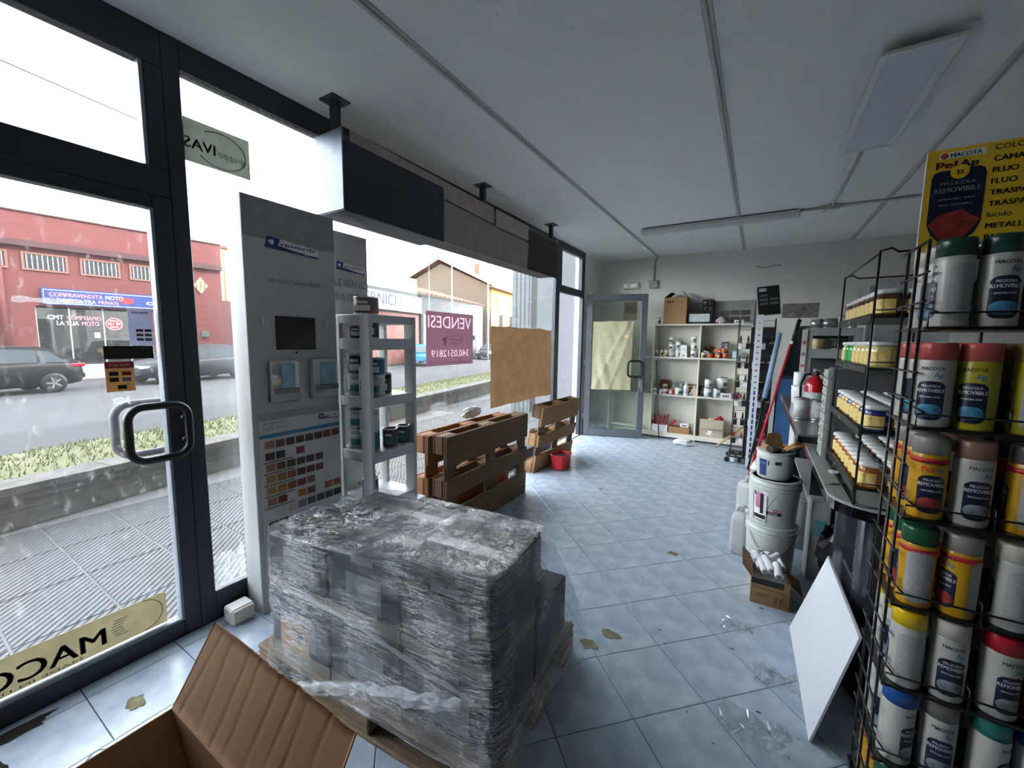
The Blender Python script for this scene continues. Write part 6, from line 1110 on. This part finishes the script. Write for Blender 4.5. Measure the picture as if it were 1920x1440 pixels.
for k, (x, z, r, h, lab, tx) in enumerate(((.47, 1.655, .05, .085, m_steel, 'bare steel tin at the left on the grey display unit'), (.56, 1.655, .06, .095, m_steel, 'wide bare steel tin on top of the grey display unit'), (.655, 1.655, .035, .12, m_lt, 'slim tin with brown label on top of the display unit'), (.735, 1.655, .038, .125, m_lt, 'second slim brown-labelled tin on top of the display unit'), (.50, 1.455, .055, .10, m_crm, 'cream tin behind the upper opening of the display unit'), (.64, 1.455, .06, .10, m_dk, 'dark tin behind the upper opening of the display unit'), (.55, 1.07, .075, .19, m_lt, 'large grey tin in the main opening of the display unit'), (.47, 1.07, .03, .12, m_dk, 'slim dark bottle-like tin in the main opening'))): paint_can(tx, (x, 4.93, z), r, h, lab, G2, two=M('brown band', (110, 64, 44), .5) if 'slim' in tx and k < 4 else None)
q = thing('white_mug', 'white tilted tub hooked on the grey display unit', 'tub', (.70, 4.74, 1.22), 0); MB().lathe([(.04, 0), (.05, .10), (.045, .10), (.038, .006)], 18, mat=Matrix.Rotation(.3, 4, 'Y')).build('tub_wall', m_white, q, False); MB().lathe([(.0, .05), (.036, .05)], 14, mat=Matrix.Rotation(.3, 4, 'Y')).build('tub_inside', m_lt, q, False)
q = thing('label_strip', 'white vertical price strip on the display unit side', 'strip', (.362, 4.765, 1.15)); MB().bbox((-.012, -.003, -.15), (.03, 0, .49), .001).build('strip_board', M('pinkish white', (214, 200, 196), .5), q, False)
for k in range(4): MB().box((-.006, -.004, .02+.11*k), (.024, -.0032, .05+.11*k)).build('printed_mark', M('rose mark', (170, 110, 110), .5) if k % 2 else m_print_g, q, False)
q = bucket('slim white stack of cups before the price strip', (.345, 4.60), ZR, .045, .26, mat=m_white, rim=False)
t2b = thing('display_tower', 'tall grey display panel with script logos behind the jar rack', 'display', (1.0, 5.5, 0)); MB().bbox((.90, 5.3, 0), (.96, 5.9, 2.08), .003).build('body', M('grey back board', (150, 156, 160), .6), t2b); MB().bbox((.96, 5.28, 0), (1.25, 5.3, 2.14), .003).build('front_board', m_lam, t2b); MB().bbox((1.26, 5.3, 0), (1.50, 5.32, 2.2), .003).build('front_board', m_lam, t2b); lettering(t2b, 'Linea', m_print_k, (1.0, 5.278, 1.80), XW, ZUP, .06, .2)
# ---- marker and brush rack at the rear
mr = thing('brush_rack', 'black wire rack on castors hung with brushes and rollers', 'rack', (0, 5.85, 0))
for x, y in ((-.22, 5.72), (.16, 5.72), (-.22, 6.02), (.16, 6.02)): wire(mr, [(x, y, .09), (x, y, 1.80)], .005); MB().lathe([(.03, -.012), (.03, .012)], 14, mat=Matrix.Translation((x-.03, y, .032)) @ Matrix.Rotation(PI/2, 4, 'X')).build('castor', m_black, mr)
for k in range(16):
    z = .12+.11*k; wire(mr, [(-.22, 5.72, z), (.16, 5.72, z)], .0025); wire(mr, [(-.22, 6.02, z), (-.22, 5.72, z)], .0025)
MB().bbox((-.09, 5.86, .1), (.16, 5.875, 1.70), .002).build('pegboard', M('dark pegboard', (28, 30, 36), .7), mr); MB().bbox((-.25, 5.68, .075), (.19, 6.06, .09), .003).build('base_tray', m_black, mr)
for a in range(2): wire(mr, [(-.22+.38*a, 5.72, 1.78), (-.22+.38*a, 6.02, 1.78)], .004)
for k in range(7):
    for i in range(5):
        x = -.19+.08*i; z = 1.60-.235*k; nm = ['top', 'second', 'third', 'fourth', 'fifth', 'sixth', 'lowest'][k]
        t = thing('hanging_brush', 'black handled brush hanging %s in the %s row of the rack' % (['leftmost', 'second', 'third', 'fourth', 'rightmost'][i], nm), 'brush', (x, 5.70, z-.17), 0, 'brushes on the wire rack')
        MB().bbox((-.022, -.012, 0), (.022, .012, .07), .004).build('bristles', m_black if (i+k) % 3 else m_print_w, t, False); MB().bbox((-.024, -.013, .07), (.024, .013, .09), .002).build('ferrule', m_steel, t, False); MB().tube([(0, 0, .09), (0, 0, .165)], [.012, .008], 8).build('handle', m_black if k != 5 else m_red, t, False); MB().tube([(0, -.035, .158), (0, .02, .16)], .0035, 6).build('hook', m_white, t, False)
stp = thing('price_strip', 'tall white strip sign leaning on the front of the brush rack', 'strip', (-.0, 5.58, .0))
m = MB(); q = [Vector((-.045, 5.56, .02)), Vector((.03, 5.56, .02)), Vector((.03, 5.64, 1.84)), Vector((-.045, 5.64, 1.84))]; d_ = Vector((0, .006, 0)); m.add(q+[p+d_ for p in q], [(0,1,2,3),(7,6,5,4),(0,4,5,1),(1,5,6,2),(2,6,7,3),(3,7,4,0)]); m.build('strip_board', M('bluish white card', (214, 220, 228), .5, 0, .03), stp)
for k in range(24):
    z = .12+.07*k; y = 5.56+.08*(z-.02)/1.82-.001; mm = m_print_b if k < 12 else (m_print_r if k == 15 else m_print_g if k < 22 else m_print_y); w_ = .009 if k < 12 else .012
    MB().box((-.006-w_, y-.0008, z), (-.006+w_, y, z+(.05 if k < 12 else .02))).build('printed_mark', mm, stp)
ps = thing('rack_poster', 'black and white tilted poster on top of the brush rack', 'poster', (.09, 5.74, 1.83)); R3 = Matrix.Rotation(-.12, 4, 'Y') @ Matrix.Rotation(.35, 4, 'Z')
MB().box((-.13, 0, -.0), (.13, .004, .36), mat=R3).build('sheet', m_print_w, ps, False); MB().box((-.118, -.001, .012), (.118, 0, .348), mat=R3).build('print_area', M('poster black', (34, 33, 32), .6, 0, .5, 30), ps, False)
for k in range(5): MB().box((-.1+.11*(k % 2), -.002, .13+.05*(k//2)), (-.01+.11*(k % 2), -.001, .16+.05*(k//2)), mat=R3).build('text_block', m_print_g, ps, False)
MB().box((-.1, -.002, .29), (-.02, -.001, .33), mat=R3).build('logo_block', m_print_w, ps, False)
bn = thing('grey_banner', 'narrow grey banner sign on a thin pole at the rear', 'sign', (.42, 6.3, 0)); MB().bbox((-.19, -.01, 1.83), (.19, .01, 2.01), .004).build('banner', M('grey mottled banner', (120, 118, 112), .6, 0, .4, 18), bn, False); wire(bn, [(0, 0, .02), (0, 0, 1.83)], .006); MB().lathe([(.12, 0), (.12, .012), (.001, .02)], 20).build('base', m_black, bn, False)
for n_ in bn.children:
    if n_.name.startswith('wire'): n_.location = tuple(bn['_o'])
db_ = thing('blue_board', 'tall blue panel standing behind the red pole', 'board', (.34, 5.75, 0)); MB().bbox((-.11, -.02, 0), (.10, .02, 1.10), .004).build('panel', M('blue plastic', (60, 104, 150), .4, 0, .2, 6), db_, False); MB().bbox((-.11, -.025, 1.09), (.10, .025, 1.12), .003).build('top_edge', M('dark blue edge', (30, 50, 80), .5), db_, False)
dk_ = thing('dark_display', 'dark triangular display stand above the blue panel', 'display', (.42, 5.95, 0)); m = MB(); m.prism([(-.20, 1.0), (.14, 1.0), (.16, 1.70), (-.02, 1.70)], (0, 0, 0), XW, ZUP, YD, .03); m.build('panel', M('dark teal panel', (30, 42, 48), .4, 0, .4, 8), dk_, False); MB().bbox((-.2, 0, 0), (.14, .03, 1.0), .003).build('lower_panel', m_black, dk_, False); MB().bbox((-.02, -.015, 1.69), (.18, .045, 1.715), .003).build('top_tray', M('olive tray', (70, 76, 56), .7), dk_, False)
bt = thing('blue_tube', 'pale blue rolled tube leaning beside the dark display', 'tube', (.10, 5.60, 0)); MB().tube([(.0, 0, .85), (.10, .1, 1.62)], .028, 12).build('roll', M('pale blue film', (130, 160, 186), .35), bt, False); MB().tube([(-.004, -.004, .82), (.0, 0, .86)], .03, 12).build('end_cap', m_black, bt, False); MB().tube([(-.11, -.11, 0), (-.004, -.004, .83)], .012, 8).build('stem', m_black, bt, False)
rp2 = thing('red_pole', 'long red extension pole with black head leaning diagonally', 'pole', (.02, 5.25, 0)); P0, P1, P2 = Vector((.0, 5.2, .0)), Vector((.30, 5.33, 1.50)), Vector((.36, 5.355, 1.76))
MB().tube([P0, P1], .013, 10).build('shaft', m_red, rp2); MB().tube([P1, P1+(P2-P1)*.12], .016, 10).build('collar', m_white, rp2); MB().tube([P1+(P2-P1)*.12, P1+(P2-P1)*.5, P2], [.012, .016, .022], 10).build('head', m_black, rp2)
# ================================================================== CEILING FITTINGS
lp = thing('led_panel', 'flat white ceiling light panel, switched off', 'light', (.525, 3.11, ZC)); 
for a in ((.385, 2.545, .415, 3.675), (.635, 2.545, .665, 3.675), (.415, 2.545, .635, 2.575), (.415, 3.645, .635, 3.675)): MB().bbox((a[0], a[1], 2.795), (a[2], a[3], 2.812), .003).build('panel_frame', m_white, lp)
MB().box((.41, 2.57, 2.801), (.64, 3.65, 2.809)).build('diffuser', M('milky diffuser', (214, 216, 228), .4, 0, .02), lp); MB().bbox((.46, 2.72, 2.812), (.60, 3.50, ZC), .003).build('driver_box', m_black, lp)
tf = thing('tube_light', 'long white fluorescent fitting across the ceiling, switched off', 'light', (-.5, 5.12, ZC))
m = MB(); m.prism([(-.05, 0), (-.06, -.035), (-.035, -.065), (.035, -.065), (.06, -.035), (.05, 0)], (-1.27, 5.12, ZC-.012), YD, ZUP, XW, 1.52); m.build('fitting_body', M('opal cover', (206, 208, 206), .35, 0, .03), tf)
for x in (-1.285, .25): MB().bbox((x, 5.06, ZC-.075), (x+.018, 5.18, ZC-.005), .004).build('end_cap', m_white, tf)
MB().bbox((-1.25, 5.075, ZC-.012), (.23, 5.165, ZC), .003).build('back_plate', M('shadow gap grey', (90, 92, 92), .6), tf)  # shade of the gap above the fitting is put into this grey
def cnd(label, pts, r=.012): o = thing('ceiling_conduit', label, 'conduit', pts[0]); MB().tube(pts, r, 8).build('pipe', M('white conduit', (196, 196, 192), .6), o); [MB().bbox((p[0]-.018, p[1]-.018, ZC-.004), (p[0]+.018, p[1]+.018, ZC), .001).build('clip', m_white, o) for p in (pts[0], pts[-1])]; return o
cnd('short conduit between the fluorescent fitting and the ceiling box', [(.27, 5.12, ZC-.016), (.46, 5.12, ZC-.016)]); cnd('conduit running on right from the ceiling box behind the sign', [(.58, 5.12, ZC-.016), (1.6, 5.12, ZC-.016)], .014); cnd('conduit from the ceiling box forward to the light panel', [(.52, 5.07, ZC-.014), (.52, 3.68, ZC-.014)], .011)
cj = thing('ceiling_box', 'white square junction box on the ceiling conduits', 'box', (.52, 5.12, ZC)); MB().bbox((-.06, -.05, -.045), (.06, .05, 0), .005).build('box_body', M('white conduit', (196, 196, 192), .6), cj, False); MB().bbox((-.052, -.042, -.05), (.052, .042, -.045), .003).build('cover', m_white, cj, False)
for o in COL.objects:
    if '_o' in o.keys(): del o['_o']
